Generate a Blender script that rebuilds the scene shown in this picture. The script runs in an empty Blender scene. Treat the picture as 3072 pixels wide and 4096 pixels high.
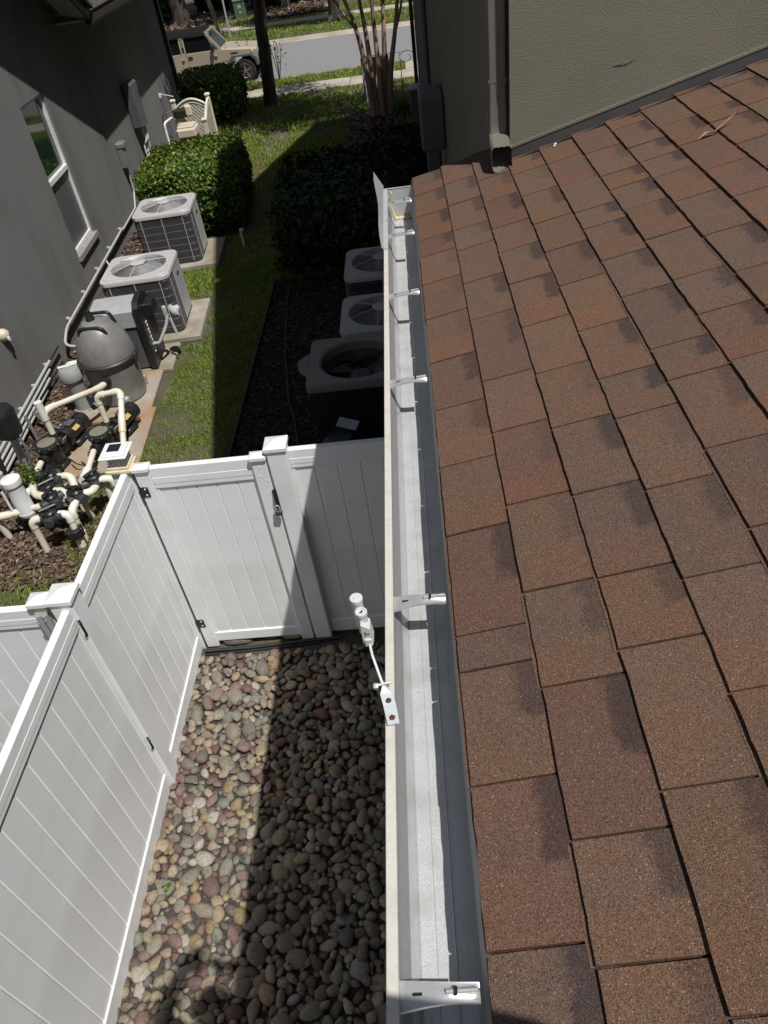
import bpy, bmesh, math, random
import numpy as np
from mathutils import Vector, Matrix, noise
random.seed(7); rng = np.random.default_rng(7)
S = bpy.context.scene
R = math.radians

# ---------------------------------------------------------------- camera
cam = bpy.data.cameras.new('camera'); cam_o = bpy.data.objects.new('camera', cam); S.collection.objects.link(cam_o)
cam.sensor_fit = 'VERTICAL'; cam.sensor_height = 24.0; cam.sensor_width = 18.0
cam.lens = 24.0*2978/4096; cam.clip_start = 0.02; cam.clip_end = 600
def cam_axes(yaw, pitch, roll):
    f = Vector((-math.sin(yaw)*math.cos(pitch), math.cos(yaw)*math.cos(pitch), math.sin(pitch)))
    r0 = Vector((math.cos(yaw), math.sin(yaw), 0)); u0 = r0.cross(f)
    r = r0*math.cos(roll)+u0*math.sin(roll); u = -r0*math.sin(roll)+u0*math.cos(roll)
    return r, u, -f
r_, u_, b_ = cam_axes(0.1004, -0.7074, -0.1560)
cam_o.matrix_world = Matrix(((r_.x, u_.x, b_.x, 0), (r_.y, u_.y, b_.y, 0), (r_.z, u_.z, b_.z, 4.6), (0, 0, 0, 1)))
S.camera = cam_o

# ---------------------------------------------------------------- sky, sun, exposure
SUN = Vector((0.362, -0.35, 1.0)).normalized()          # direction towards the sun
W = bpy.data.worlds.new('World'); S.world = W; W.use_nodes = True
wn = W.node_tree.nodes; wl = W.node_tree.links; wn.clear()
sky = wn.new('ShaderNodeTexSky'); sky.sky_type = 'NISHITA'; sky.sun_disc = False
sky.sun_elevation = math.asin(SUN.z); sky.sun_rotation = math.atan2(SUN.x, SUN.y)
bg = wn.new('ShaderNodeBackground'); bg.inputs[1].default_value = 0.052
wo = wn.new('ShaderNodeOutputWorld'); hs = wn.new('ShaderNodeHueSaturation'); hs.inputs['Saturation'].default_value = .62; wl.new(sky.outputs[0], hs.inputs['Color']); wl.new(hs.outputs[0], bg.inputs[0]); wl.new(bg.outputs[0], wo.inputs[0])
sl = bpy.data.lights.new('sun', 'SUN'); sl.energy = 3.9; sl.angle = R(0.55); sl.color = (1.0, 0.977, 0.942)
so = bpy.data.objects.new('sun', sl); S.collection.objects.link(so)
so.rotation_euler = SUN.to_track_quat('Z', 'Y').to_euler(); so.location = (5, -5, 14)
S.view_settings.view_transform = 'Standard'; S.view_settings.look = 'None'
S.view_settings.exposure = 0.25; S.view_settings.gamma = 1.0; S.view_settings.use_curve_mapping = False
S.cycles.max_bounces = 6; S.cycles.diffuse_bounces = 3; S.cycles.glossy_bounces = 3; S.cycles.transparent_max_bounces = 8
S.cycles.caustics_reflective = False; S.cycles.caustics_refractive = False
S.cycles.use_denoising = True

# ---------------------------------------------------------------- mesh helpers
def link(o): S.collection.objects.link(o); return o
def offset_of(o):
    v = Vector((0, 0, 0))
    while o is not None: v = v + o.location; o = o.parent
    return v
def mesh_np(name, V, F, smooth=None):
    """V (n,3) array, F (m,k) array of equal-size faces or list of lists"""
    me = bpy.data.meshes.new(name)
    if isinstance(F, np.ndarray):
        m, k = F.shape
        me.vertices.add(len(V)); me.vertices.foreach_set('co', np.asarray(V, np.float32).ravel())
        me.loops.add(m*k); me.loops.foreach_set('vertex_index', F.astype(np.int32).ravel())
        me.polygons.add(m); me.polygons.foreach_set('loop_start', np.arange(0, m*k, k, dtype=np.int32))
        me.polygons.foreach_set('loop_total', np.full(m, k, np.int32)); me.update(calc_edges=True)
    else:
        me.from_pydata([tuple(v) for v in V], [], F); me.update()
    if smooth is not None:
        me.polygons.foreach_set('use_smooth', np.ones(len(me.polygons), bool))
        if smooth < 179: me.set_sharp_from_angle(angle=R(smooth))
    return me
def obj(name, me, m, parent=None, label=None, cat=None, group=None, kind=None):
    o = bpy.data.objects.new(name, me); link(o)
    if m is not None: me.materials.clear(); me.materials.append(m)
    if parent is not None: o.parent = parent
    if label: o['label'] = label
    if cat: o['category'] = cat
    if group: o['group'] = group
    if kind: o['kind'] = kind
    return o
def thing(name, label, cat, loc=(0, 0, 0), group=None, rz=0):
    o = bpy.data.objects.new(name, None); link(o); o.location = loc; o.rotation_euler = (0, 0, rz)
    o.empty_display_size = 0.1; o['label'] = label; o['category'] = cat
    if group: o['group'] = group
    return o
def copy_tree(o, parent=None):
    c = o.copy(); link(c); c.parent = parent
    for ch in o.children: copy_tree(ch, c)
    return c

class MB:
    def __init__(s, M=None): s.v = []; s.f = []; s.M = M
    def add(s, vs, fs):
        b = len(s.v)
        for v in vs:
            v = Vector(v)
            s.v.append(s.M @ v if s.M is not None else v)
        s.f += [[b+i for i in f] for f in fs]; return s
    def box(s, c, d, rz=0, b=0.0, rot=None):
        x, y, z = (k/2 for k in d)
        m = (Matrix.Translation(c) @ (rot if rot is not None else Matrix.Rotation(rz, 4, 'Z')))
        if b <= 0:
            vs = [m @ Vector((i*x, j*y, k*z)) for k in (-1, 1) for j in (-1, 1) for i in (-1, 1)]
            return s.add(vs, [[0, 2, 3, 1], [4, 5, 7, 6], [0, 1, 5, 4], [2, 6, 7, 3], [0, 4, 6, 2], [1, 3, 7, 5]])
        b = min(b, x*.95, y*.95, z*.95); vs = []; idx = {}
        for i in (-1, 1):
            for j in (-1, 1):
                for k in (-1, 1):
                    for a in range(3):
                        p = [i*(x-b), j*(y-b), k*(z-b)]; p[a] += (i, j, k)[a]*b
                        idx[(i, j, k, a)] = len(vs); vs.append(m @ Vector(p))
        fs = []
        for a in range(3):
            o1, o2 = (a+1) % 3, (a+2) % 3
            for sg in (-1, 1):
                q = []
                for (p1, p2) in ((-1, -1), (1, -1), (1, 1), (-1, 1)):
                    t = [0, 0, 0]; t[a] = sg; t[o1] = p1; t[o2] = p2; q.append(idx[(*t, a)])
                fs.append(q if sg > 0 else q[::-1])
        for a in range(3):
            o1, o2 = (a+1) % 3, (a+2) % 3
            for s1 in (-1, 1):
                for s2 in (-1, 1):
                    def g(sa, ax):
                        t = [0, 0, 0]; t[a] = sa; t[o1] = s1; t[o2] = s2; return idx[(*t, ax)]
                    q = [g(-1, o1), g(1, o1), g(1, o2), g(-1, o2)]
                    fs.append(q if s1*s2 < 0 else q[::-1])
        for i in (-1, 1):
            for j in (-1, 1):
                for k in (-1, 1):
                    q = [idx[(i, j, k, a)] for a in range(3)]; fs.append(q if i*j*k > 0 else q[::-1])
        return s.add(vs, fs)
    def tube(s, pts, r, seg=10, cap=True):
        P = [Vector(p) for p in pts]; n = len(P); rr = r if hasattr(r, '__len__') else [r]*n
        T = []
        for i in range(n):
            t = (P[min(i+1, n-1)]-P[max(i-1, 0)]); T.append(t.normalized() if t.length > 1e-9 else Vector((0, 0, 1)))
        ref = Vector((0, 0, 1)) if abs(T[0].z) < .9 else Vector((1, 0, 0))
        u = T[0].cross(ref).normalized(); vs = []
        for i in range(n):
            u = (u - T[i]*u.dot(T[i]))
            u = u.normalized() if u.length > 1e-6 else T[i].orthogonal().normalized()
            w = T[i].cross(u)
            vs += [P[i]+(u*math.cos(2*math.pi*k/seg)+w*math.sin(2*math.pi*k/seg))*rr[i] for k in range(seg)]
        fs = [[i*seg+k, i*seg+(k+1) % seg, (i+1)*seg+(k+1) % seg, (i+1)*seg+k] for i in range(n-1) for k in range(seg)]
        if cap: fs += [list(range(seg))[::-1], list(range((n-1)*seg, n*seg))]
        return s.add(vs, fs)
    def bar(s, p0, p1, w, h, up=(0, 0, 1)):
        p0, p1 = Vector(p0), Vector(p1); d = p1-p0; L = d.length; d.normalize()
        u = Vector(up); a = d.cross(u); a = a.normalized() if a.length > 1e-6 else d.orthogonal().normalized()
        u = a.cross(d); m = Matrix((( d.x, a.x, u.x, 0), (d.y, a.y, u.y, 0), (d.z, a.z, u.z, 0), (0, 0, 0, 1)))
        return s.box((p0+p1)/2, (L, w, h), rot=m)
    def lathe(s, prof, c=(0, 0, 0), seg=28, axis=None, cap=True):
        c = Vector(c); q = Vector((0, 0, 1)).rotation_difference(Vector(axis).normalized()) if axis is not None else None
        vs = []
        for (r, z) in prof:
            for k in range(seg):
                p = Vector((r*math.cos(2*math.pi*k/seg), r*math.sin(2*math.pi*k/seg), z))
                vs.append(c+(q @ p if q is not None else p))
        n = len(prof)
        fs = [[i*seg+k, i*seg+(k+1) % seg, (i+1)*seg+(k+1) % seg, (i+1)*seg+k] for i in range(n-1) for k in range(seg)]
        if cap: fs += [list(range(seg))[::-1], list(range((n-1)*seg, n*seg))]
        return s.add(vs, fs)
    def cyl(s, p0, p1, r, seg=14): return s.tube([p0, p1], r, seg)
    def prism(s, poly, y0, y1, frame=None):
        """poly in (x,z), extruded along y; frame maps (x,y,z)->world"""
        n = len(poly); fr = frame or (lambda x, y, z: (x, y, z))
        vs = [fr(x, y0, z) for x, z in poly]+[fr(x, y1, z) for x, z in poly]
        fs = [list(range(n)), list(range(n, 2*n))[::-1]]+[[i, i+n, (i+1) % n+n, (i+1) % n] for i in range(n)]
        return s.add(vs, fs)
    def build(s, name, m, parent=None, smooth=None, bevel=0, **kw):
        off = offset_of(parent)
        me = mesh_np(name, [v-off for v in s.v], s.f)
        bm = bmesh.new(); bm.from_mesh(me); bmesh.ops.recalc_face_normals(bm, faces=bm.faces); bm.to_mesh(me); bm.free()
        if smooth is not None:
            me.polygons.foreach_set('use_smooth', np.ones(len(me.polygons), bool)); me.set_sharp_from_angle(angle=R(smooth))
        return obj(name, me, m, parent, **kw)
def arc(p0, p1, p2, r, n=5):
    """rounded corner at p1"""
    p0, p1, p2 = Vector(p0), Vector(p1), Vector(p2); a = (p0-p1).normalized(); b = (p2-p1).normalized()
    A = p1+a*r; B = p1+b*r
    return [A*(1-t)**2+p1*2*t*(1-t)+B*t*t for t in [i/n for i in range(n+1)]]
def bend(pts, r):
    P = [Vector(p) for p in pts]; out = [P[0]]
    for i in range(1, len(P)-1):
        rr = min(r, (P[i]-P[i-1]).length*.49, (P[i+1]-P[i]).length*.49); out += arc(P[i-1], P[i], P[i+1], rr)
    return out+[P[-1]]

# ---------------------------------------------------------------- materials
def nodes_of(m): m.use_nodes = True; return m.node_tree.nodes, m.node_tree.links
def ramp(n, stops, interp='LINEAR'):
    cr = n.new('ShaderNodeValToRGB'); e = cr.color_ramp; e.interpolation = interp
    while len(e.elements) > 1: e.elements.remove(e.elements[-1])
    e.elements[0].position = stops[0][0]; e.elements[0].color = (*stops[0][1], 1)
    for p, c in stops[1:]: k = e.elements.new(p); k.color = (*c, 1)
    return cr
def mat(name, c0, c1=None, scale=6, rough=.6, metal=0., bump=0., bscale=None, detail=4, spec=.5, dist=.003, dirt=None, dscale=1.5, coord='Object', stretch=None, voro=False):
    m = bpy.data.materials.new(name); n, l = nodes_of(m); b = n['Principled BSDF']
    b.inputs['Roughness'].default_value = rough; b.inputs['Metallic'].default_value = metal
    b.inputs['Specular IOR Level'].default_value = spec
    tc = n.new('ShaderNodeTexCoord'); src = tc.outputs[coord]
    if coord == 'World':
        g = n.new('ShaderNodeNewGeometry'); src = g.outputs['Position']
    if stretch:
        mp = n.new('ShaderNodeMapping'); l.new(src, mp.inputs[0]); mp.inputs['Scale'].default_value = stretch; src = mp.outputs[0]
    if c1 is None: c1 = tuple(k*.86 for k in c0)
    t = n.new('ShaderNodeTexNoise'); t.inputs['Scale'].default_value = scale; t.inputs['Detail'].default_value = detail
    l.new(src, t.inputs['Vector']); cr = ramp(n, [(.36, c0), (.64, c1)]); l.new(t.outputs[0], cr.inputs[0]); col = cr.outputs[0]
    if dirt:
        t2 = n.new('ShaderNodeTexNoise'); t2.inputs['Scale'].default_value = dscale; t2.inputs['Detail'].default_value = 6; l.new(src, t2.inputs['Vector'])
        c2 = ramp(n, [(.47, (0, 0, 0)), (.68, (1, 1, 1))]); l.new(t2.outputs[0], c2.inputs[0])
        mx = n.new('ShaderNodeMix'); mx.data_type = 'RGBA'; l.new(c2.outputs[0], mx.inputs[0]); l.new(col, mx.inputs[6]); mx.inputs[7].default_value = (*dirt, 1); col = mx.outputs[2]
    l.new(col, b.inputs['Base Color'])
    if bump:
        if voro: t3 = n.new('ShaderNodeTexVoronoi')
        else: t3 = n.new('ShaderNodeTexNoise'); t3.inputs['Detail'].default_value = 5
        t3.inputs['Scale'].default_value = bscale or scale*4
        l.new(src, t3.inputs['Vector']); bp = n.new('ShaderNodeBump'); bp.inputs['Strength'].default_value = bump; bp.inputs['Distance'].default_value = dist
        l.new(t3.outputs[0], bp.inputs['Height']); l.new(bp.outputs[0], b.inputs['Normal'])
    return m
def leafmat(name, dark, light, trans=.25, yellow=None):
    m = bpy.data.materials.new(name); n, l = nodes_of(m); b = n['Principled BSDF']
    g = n.new('ShaderNodeNewGeometry'); cr = ramp(n, [(0, dark), (.75, light)]+([(1, yellow)] if yellow else []))
    l.new(g.outputs['Random Per Island'], cr.inputs[0]); l.new(cr.outputs[0], b.inputs['Base Color'])
    b.inputs['Roughness'].default_value = .42; b.inputs['Specular IOR Level'].default_value = .35
    tr = n.new('ShaderNodeBsdfTranslucent'); l.new(cr.outputs[0], tr.inputs[0]); ms = n.new('ShaderNodeMixShader'); ms.inputs[0].default_value = trans
    l.new(b.outputs[0], ms.inputs[1]); l.new(tr.outputs[0], ms.inputs[2]); l.new(ms.outputs[0], n['Material Output'].inputs[0])
    return m
M = {}
M['stucco'] = mat('stucco_taupe', (.215, .197, .153), (.186, .171, .133), 1.7, .9, bump=.55, bscale=260, dist=.005, spec=.2)
M['stucco_dark'] = mat('stucco_grey', (.203, .200, .196), (.187, .184, .180), 1.2, .9, bump=.35, bscale=90, dist=.004, spec=.2, dirt=(.158, .152, .147), dscale=1.6, stretch=(1, 1, .35))
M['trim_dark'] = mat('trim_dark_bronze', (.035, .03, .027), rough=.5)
M['flash'] = mat('flashing_brown', (.045, .042, .038), rough=.45, dirt=(.035, .032, .03), dscale=9)
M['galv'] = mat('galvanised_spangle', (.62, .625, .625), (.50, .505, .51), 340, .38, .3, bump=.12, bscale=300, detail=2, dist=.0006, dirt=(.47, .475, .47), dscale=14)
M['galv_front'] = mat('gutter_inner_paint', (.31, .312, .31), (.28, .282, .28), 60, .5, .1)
M['gutter_paint'] = mat('gutter_cream_paint', (.56, .535, .48), (.52, .495, .44), 130, .5, dirt=(.48, .445, .39), dscale=40)
M['hanger'] = mat('hanger_steel', (.62, .62, .61), (.53, .53, .52), 40, .32, .55, bump=.05, bscale=90)
M['caulk'] = mat('sealant_yellowed', (.62, .55, .36), (.45, .38, .22), 60, .45, bump=.5, bscale=90)
M['vinyl'] = mat('white_vinyl', (.79, .80, .805), (.76, .77, .775), 1.5, .38, spec=.45, dirt=(.70, .70, .69), dscale=2.3, bump=.5, bscale=2.2, dist=.006)
M['vinyl_yellow'] = mat('sun_yellowed_vinyl', (.72, .66, .47), (.62, .54, .34), 12, .5)
M['black'] = mat('black_plastic', (.014, .014, .015), (.02, .02, .021), 15, .42)
M['black_metal'] = mat('black_metal', (.012, .012, .013), rough=.35)
M['concrete'] = mat('concrete', (.36, .32, .27), (.28, .25, .21), 7, .9, bump=.4, bscale=60, dirt=(.22, .185, .11), dscale=2.2)
M['paver'] = mat('stained_slab', (.36, .32, .26), (.30, .265, .215), 8, .9, bump=.35, bscale=50, dirt=(.32, .19, .09), dscale=1.7)
M['walk'] = mat('sidewalk_concrete', (.42, .37, .31), (.34, .30, .25), 3, .9, bump=.3, bscale=40, dirt=(.3, .25, .19), dscale=.9)
M['asphalt'] = mat('asphalt', (.24, .235, .235), (.17, .165, .165), 28, .9, bump=.6, bscale=60, dist=.012, dirt=(.2, .195, .19), dscale=.35)
M['ac_paint'] = mat('ac_grey_paint', (.46, .445, .445), (.43, .42, .42), 10, .45)
M['ac_dark'] = mat('coil_dark', (.022, .021, .022), (.03, .029, .03), 30, .6)
M['ac_wire'] = mat('grille_wire', (.135, .13, .135), rough=.45)
M['ac_beige'] = mat('ac_beige_paint', (.24, .22, .20), rough=.5)
M['fan'] = mat('fan_blade_metal', (.20, .21, .22), rough=.4, metal=.3)
M['pvc'] = mat('white_pvc', (.74, .715, .65), (.70, .655, .53), 4, .4, dirt=(.66, .575, .40), dscale=2.5)
M['pvc_white'] = mat('clean_white_pvc', (.78, .775, .75), rough=.35)
M['conduit'] = mat('grey_conduit', (.44, .44, .435), (.40, .40, .395), 5, .45)
M['grey_tank'] = mat('filter_tank_grey', (.20, .195, .19), (.17, .165, .162), 6, .4, bump=.03, dirt=(.24, .235, .23), dscale=5)
M['grey_green'] = mat('feeder_grey', (.30, .31, .29), (.27, .28, .26), 8, .5)
M['heater_grey'] = mat('heater_hood', (.40, .415, .41), rough=.4)
M['brass'] = mat('label_yellow', (.55, .38, .10), rough=.5)
M['blue_grey'] = mat('enclosure_blue_grey', (.20, .225, .22), rough=.45, metal=.2)
M['dark_grey'] = mat('water_heater_grey', (.10, .10, .105), rough=.45)
M['white_paint'] = mat('white_paint', (.80, .80, .80), rough=.4)
M['sticker'] = mat('white_sticker', (.75, .75, .75), rough=.5)
M['beige_plastic'] = mat('beige_plastic', (.60, .52, .40), (.56, .485, .37), 5, .45)
M['lattice'] = mat('lattice_cream', (.70, .67, .55), rough=.5)
M['red'] = mat('red_plastic', (.5, .03, .04), rough=.4)
M['soil'] = mat('soil', (.055, .04, .03), (.09, .07, .05), 9, .95, bump=.8, bscale=45, dist=.02)
M['lawn'] = mat('lawn_soil', (.05, .062, .018), (.10, .085, .045), 2.2, .95, bump=.9, bscale=60, dist=.02, dirt=(.11, .09, .065), dscale=.9)
M['gravel_base'] = mat('gravel_under', (.05, .042, .036), (.10, .085, .07), 60, .95, bump=1, bscale=70, dist=.02)
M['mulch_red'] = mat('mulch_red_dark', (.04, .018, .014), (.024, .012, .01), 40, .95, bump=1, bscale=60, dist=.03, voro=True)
M['mulch_brown'] = mat('mulch_brown', (.13, .085, .06), (.06, .04, .03), 40, .95, bump=1, bscale=50, dist=.03, voro=True)
M['bark'] = mat('bark_dark', (.085, .07, .055), (.035, .028, .023), 9, .95, bump=1, bscale=22, dist=.03, stretch=(1, 1, .25))
M['bark_crape'] = mat('bark_crape', (.40, .28, .19), (.27, .175, .115), 6, .7, bump=.3, bscale=20, stretch=(1, 1, .3))
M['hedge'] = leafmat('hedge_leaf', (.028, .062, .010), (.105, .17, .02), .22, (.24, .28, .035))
M['hedge_dark'] = leafmat('shade_hedge_leaf', (.012, .026, .008), (.03, .055, .014), .15)  # leaf greens darkened to carry the shade these hedges stand in
M['tree_leaf'] = leafmat('tree_leaf', (.025, .05, .014), (.07, .12, .03), .3)
M['branch'] = mat('twig_brown', (.06, .045, .032), rough=.9)
M['jeep'] = mat('jeep_tan_paint', (.40, .335, .255), (.39, .325, .25), 2, .32, spec=.5)
M['soft_top'] = mat('soft_top_black', (.012, .012, .013), rough=.95, spec=.1)
M['fender'] = mat('fender_grey', (.10, .115, .13), rough=.6)
M['tyre'] = mat('tyre_rubber', (.02, .02, .02), rough=.85)
M['rim'] = mat('wheel_rim', (.33, .27, .22), rough=.35, metal=.6)
def glass(name, c, rough=.04, spec=.9):
    m = bpy.data.materials.new(name); n, l = nodes_of(m); b = n['Principled BSDF']
    b.inputs['Base Color'].default_value = (*c, 1); b.inputs['Roughness'].default_value = rough; b.inputs['Specular IOR Level'].default_value = spec
    return m
M['pane'] = glass('window_pane', (.012, .03, .018)); M['screen_pane'] = glass('screened_pane', (.10, .105, .105), .35, .4)
M['car_glass'] = glass('car_glass', (.006, .007, .008), .03, .6); M['solar'] = glass('solar_cell', (.02, .024, .035), .2, .5)
def clearplastic():
    m = bpy.data.materials.new('clear_plastic'); n, l = nodes_of(m); b = n['Principled BSDF']
    b.inputs['Base Color'].default_value = (.8, .82, .82, 1); b.inputs['Roughness'].default_value = .12; b.inputs['Alpha'].default_value = .38
    return m
M['clear'] = clearplastic()

def shingle_mat():
    m = bpy.data.materials.new('asphalt_shingle'); n, l = nodes_of(m); b = n['Principled BSDF']
    b.inputs['Roughness'].default_value = .85; b.inputs['Specular IOR Level'].default_value = .25
    tc = n.new('ShaderNodeTexCoord'); oi = n.new('ShaderNodeObjectInfo'); geo = n.new('ShaderNodeNewGeometry')
    vo = n.new('ShaderNodeTexVoronoi'); vo.inputs['Scale'].default_value = 820; l.new(geo.outputs['Position'], vo.inputs['Vector'])
    sep = n.new('ShaderNodeSeparateColor'); l.new(vo.outputs['Color'], sep.inputs[0])
    gr = ramp(n, [(0, (.36, .33, .32)), (.2, (.68, .64, .61)), (.5, (1, .97, .94)), (.76, (1.25, 1.17, 1.08)), (.9, (1.55, 1.36, 1.15)), (.985, (1.6, 1.55, 1.5)), (1, (3.6, 3.5, 3.4))]); l.new(sep.outputs[0], gr.inputs[0])
    # blend stripes of granule colour along the course
    nz = n.new('ShaderNodeTexNoise'); nz.inputs['Scale'].default_value = 7; nz.inputs['Detail'].default_value = 5; nz.inputs['Roughness'].default_value = .65; l.new(geo.outputs['Position'], nz.inputs['Vector'])
    rr = ramp(n, [(.34, (.95, .97, 1.0)), (.5, (1, 1, 1)), (.68, (1.10, 1.0, .93))]); l.new(nz.outputs[0], rr.inputs[0])
    mul = n.new('ShaderNodeMix'); mul.data_type = 'RGBA'; mul.blend_type = 'MULTIPLY'; mul.inputs[0].default_value = 1; l.new(gr.outputs[0], mul.inputs[6]); l.new(rr.outputs[0], mul.inputs[7])
    mul2 = n.new('ShaderNodeMix'); mul2.data_type = 'RGBA'; mul2.blend_type = 'MULTIPLY'; mul2.inputs[0].default_value = 1; l.new(mul.outputs[2], mul2.inputs[6]); l.new(oi.outputs['Color'], mul2.inputs[7])
    # dark granule band printed at the upper corner of each tab (own colour of the shingle)
    uv = n.new('ShaderNodeSeparateXYZ'); l.new(tc.outputs['UV'], uv.inputs[0])
    n2 = n.new('ShaderNodeTexNoise'); n2.inputs['Scale'].default_value = 28; n2.inputs['Detail'].default_value = 6; n2.inputs['Roughness'].default_value = .7; l.new(geo.outputs['Position'], n2.inputs['Vector'])
    def math_(op, a, b_=None, clamp=False):
        k = n.new('ShaderNodeMath'); k.operation = op; k.use_clamp = clamp
        for i, v in enumerate((a, b_)):
            if v is None: continue
            if hasattr(v, 'links'): l.new(v, k.inputs[i])
            else: k.inputs[i].default_value = v
        return k.outputs[0]
    jit = math_('MULTIPLY', math_('SUBTRACT', n2.outputs[0], .5), .55)
    u = math_('ADD', uv.outputs[0], jit); v = math_('ADD', uv.outputs[1], math_('MULTIPLY', jit, .6))
    mu = math_('MULTIPLY', math_('SUBTRACT', u, .64), 8.0, True); mv = math_('MULTIPLY', math_('SUBTRACT', v, .42), 16.0, True)
    lo = math_('MULTIPLY', math_('SUBTRACT', math_('ADD', .42, math_('MULTIPLY', jit, .25)), uv.outputs[1]), 40.0, True)
    tone = n.new('ShaderNodeMix'); tone.data_type = 'RGBA'; tone.blend_type = 'MULTIPLY'; l.new(math_('MULTIPLY', lo, oi.outputs['Random']), tone.inputs[0]); l.new(mul2.outputs[2], tone.inputs[6]); tone.inputs[7].default_value = (1.09, .98, .91, 1)
    at = n.new('ShaderNodeAttribute'); at.attribute_type = 'OBJECT'; at.attribute_name = 'band'
    fac = math_('MULTIPLY', math_('MULTIPLY', mu, mv), at.outputs['Fac'])
    mx = n.new('ShaderNodeMix'); mx.data_type = 'RGBA'; mx.blend_type = 'MULTIPLY'; l.new(fac, mx.inputs[0]); l.new(tone.outputs[2], mx.inputs[6]); mx.inputs[7].default_value = (.44, .48, .62, 1)
    l.new(mx.outputs[2], b.inputs['Base Color'])
    bp = n.new('ShaderNodeBump'); bp.inputs['Strength'].default_value = .55; bp.inputs['Distance'].default_value = .0016; l.new(vo.outputs['Distance'], bp.inputs['Height']); l.new(bp.outputs[0], b.inputs['Normal'])
    return m
M['shingle'] = shingle_mat()
M['asphalt_edge'] = mat('asphalt_felt', (.012, .011, .011), rough=.9)
M['roof_dark'] = mat('far_shingle', (.075, .062, .055), (.045, .038, .035), 25, .9, bump=.6, bscale=80)

def stone_mat(name, island):
    m = bpy.data.materials.new(name); n, l = nodes_of(m); b = n['Principled BSDF']; b.inputs['Roughness'].default_value = .62; b.inputs['Specular IOR Level'].default_value = .35
    if island: rnd = n.new('ShaderNodeNewGeometry').outputs['Random Per Island']
    else: rnd = n.new('ShaderNodeObjectInfo').outputs['Random']
    pal = [(.27, .225, .165), (.16, .145, .12), (.19, .125, .11), (.34, .275, .19), (.13, .12, .11), (.25, .22, .165), (.155, .095, .085), (.33, .24, .18), (.215, .20, .16), (.13, .088, .08), (.27, .255, .23), (.27, .195, .115), (.19, .17, .135), (.22, .19, .145), (.35, .325, .285), (.21, .15, .135), (.19, .195, .165), (.17, .15, .125), (.29, .24, .175), (.145, .12, .105)]
    cr = ramp(n, [(i/len(pal), c) for i, c in enumerate(pal)], 'CONSTANT'); l.new(rnd, cr.inputs[0])
    tc = n.new('ShaderNodeNewGeometry'); nz = n.new('ShaderNodeTexNoise'); nz.inputs['Scale'].default_value = 55; nz.inputs['Detail'].default_value = 8; nz.inputs['Roughness'].default_value = .7
    l.new(tc.outputs['Position'], nz.inputs['Vector']); r2 = ramp(n, [(.3, (.52, .49, .46)), (.5, (.86, .84, .80)), (.72, (1.18, 1.13, 1.05))]); l.new(nz.outputs[0], r2.inputs[0])
    mx = n.new('ShaderNodeMix'); mx.data_type = 'RGBA'; mx.blend_type = 'MULTIPLY'; mx.inputs[0].default_value = 1; l.new(cr.outputs[0], mx.inputs[6]); l.new(r2.outputs[0], mx.inputs[7])
    l.new(mx.outputs[2], b.inputs['Base Color'])
    bp = n.new('ShaderNodeBump'); bp.inputs['Strength'].default_value = .5; bp.inputs['Distance'].default_value = .004; l.new(nz.outputs[0], bp.inputs['Height']); l.new(bp.outputs[0], b.inputs['Normal'])
    return m
M['stone'] = stone_mat('river_stone', False); M['stone_i'] = stone_mat('river_stone_mass', True)
def grass_mat():
    m = bpy.data.materials.new('grass_blade'); n, l = nodes_of(m); b = n['Principled BSDF']; b.inputs['Roughness'].default_value = .55; b.inputs['Specular IOR Level'].default_value = .25
    g = n.new('ShaderNodeNewGeometry'); cr = ramp(n, [(0, (.085, .15, .018)), (.5, (.205, .31, .04)), (.86, (.33, .40, .07)), (1, (.48, .42, .19))]); l.new(g.outputs['Random Per Island'], cr.inputs[0])
    nz = n.new('ShaderNodeTexNoise'); nz.inputs['Scale'].default_value = 1.1; nz.inputs['Detail'].default_value = 5; l.new(g.outputs['Position'], nz.inputs['Vector'])
    c2 = ramp(n, [(.52, (0, 0, 0)), (.70, (.7, .7, .7))]); l.new(nz.outputs[0], c2.inputs[0])
    mx = n.new('ShaderNodeMix'); mx.data_type = 'RGBA'; l.new(c2.outputs[0], mx.inputs[0]); l.new(cr.outputs[0], mx.inputs[6]); mx.inputs[7].default_value = (.30, .26, .10, 1)
    l.new(mx.outputs[2], b.inputs['Base Color'])
    tr = n.new('ShaderNodeBsdfTranslucent'); l.new(mx.outputs[2], tr.inputs[0]); ms = n.new('ShaderNodeMixShader'); ms.inputs[0].default_value = .3
    l.new(b.outputs[0], ms.inputs[1]); l.new(tr.outputs[0], ms.inputs[2]); l.new(ms.outputs[0], n['Material Output'].inputs[0])
    return m
M['grass'] = grass_mat()
M['chip_b'] = leafmat('mulch_chip', (.055, .035, .025), (.15, .10, .07), 0, (.26, .19, .13)); M['chip_r'] = leafmat('mulch_chip_red', (.028, .013, .010), (.06, .027, .02), 0, (.075, .04, .03))

# ================================================================ ground
def sheet(name, x0, x1, y0, y1, z, m, kind='structure', nx=1, ny=1):
    xs = np.linspace(x0, x1, nx+1); ys = np.linspace(y0, y1, ny+1)
    V = [(x, y, z) for y in ys for x in xs]
    F = [[j*(nx+1)+i, j*(nx+1)+i+1, (j+1)*(nx+1)+i+1, (j+1)*(nx+1)+i] for j in range(ny) for i in range(nx)]
    return obj(name, mesh_np(name, V, F), m, kind=kind)
prof = [(-120, 0), (26.60, 0), (26.61, -.12), (34.45, -.12), (34.46, 0), (41, .0), (60, .6), (260, 3)]
V = [(x, y, z) for y, z in prof for x in (-160, 160)]
F = [[2*i, 2*i+1, 2*i+3, 2*i+2] for i in range(len(prof)-1)]
obj('ground', mesh_np('ground', V, F), M['lawn'], kind='structure')
sheet('road', -160, 160, 26.76, 34.30, -.095, M['asphalt'])
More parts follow.
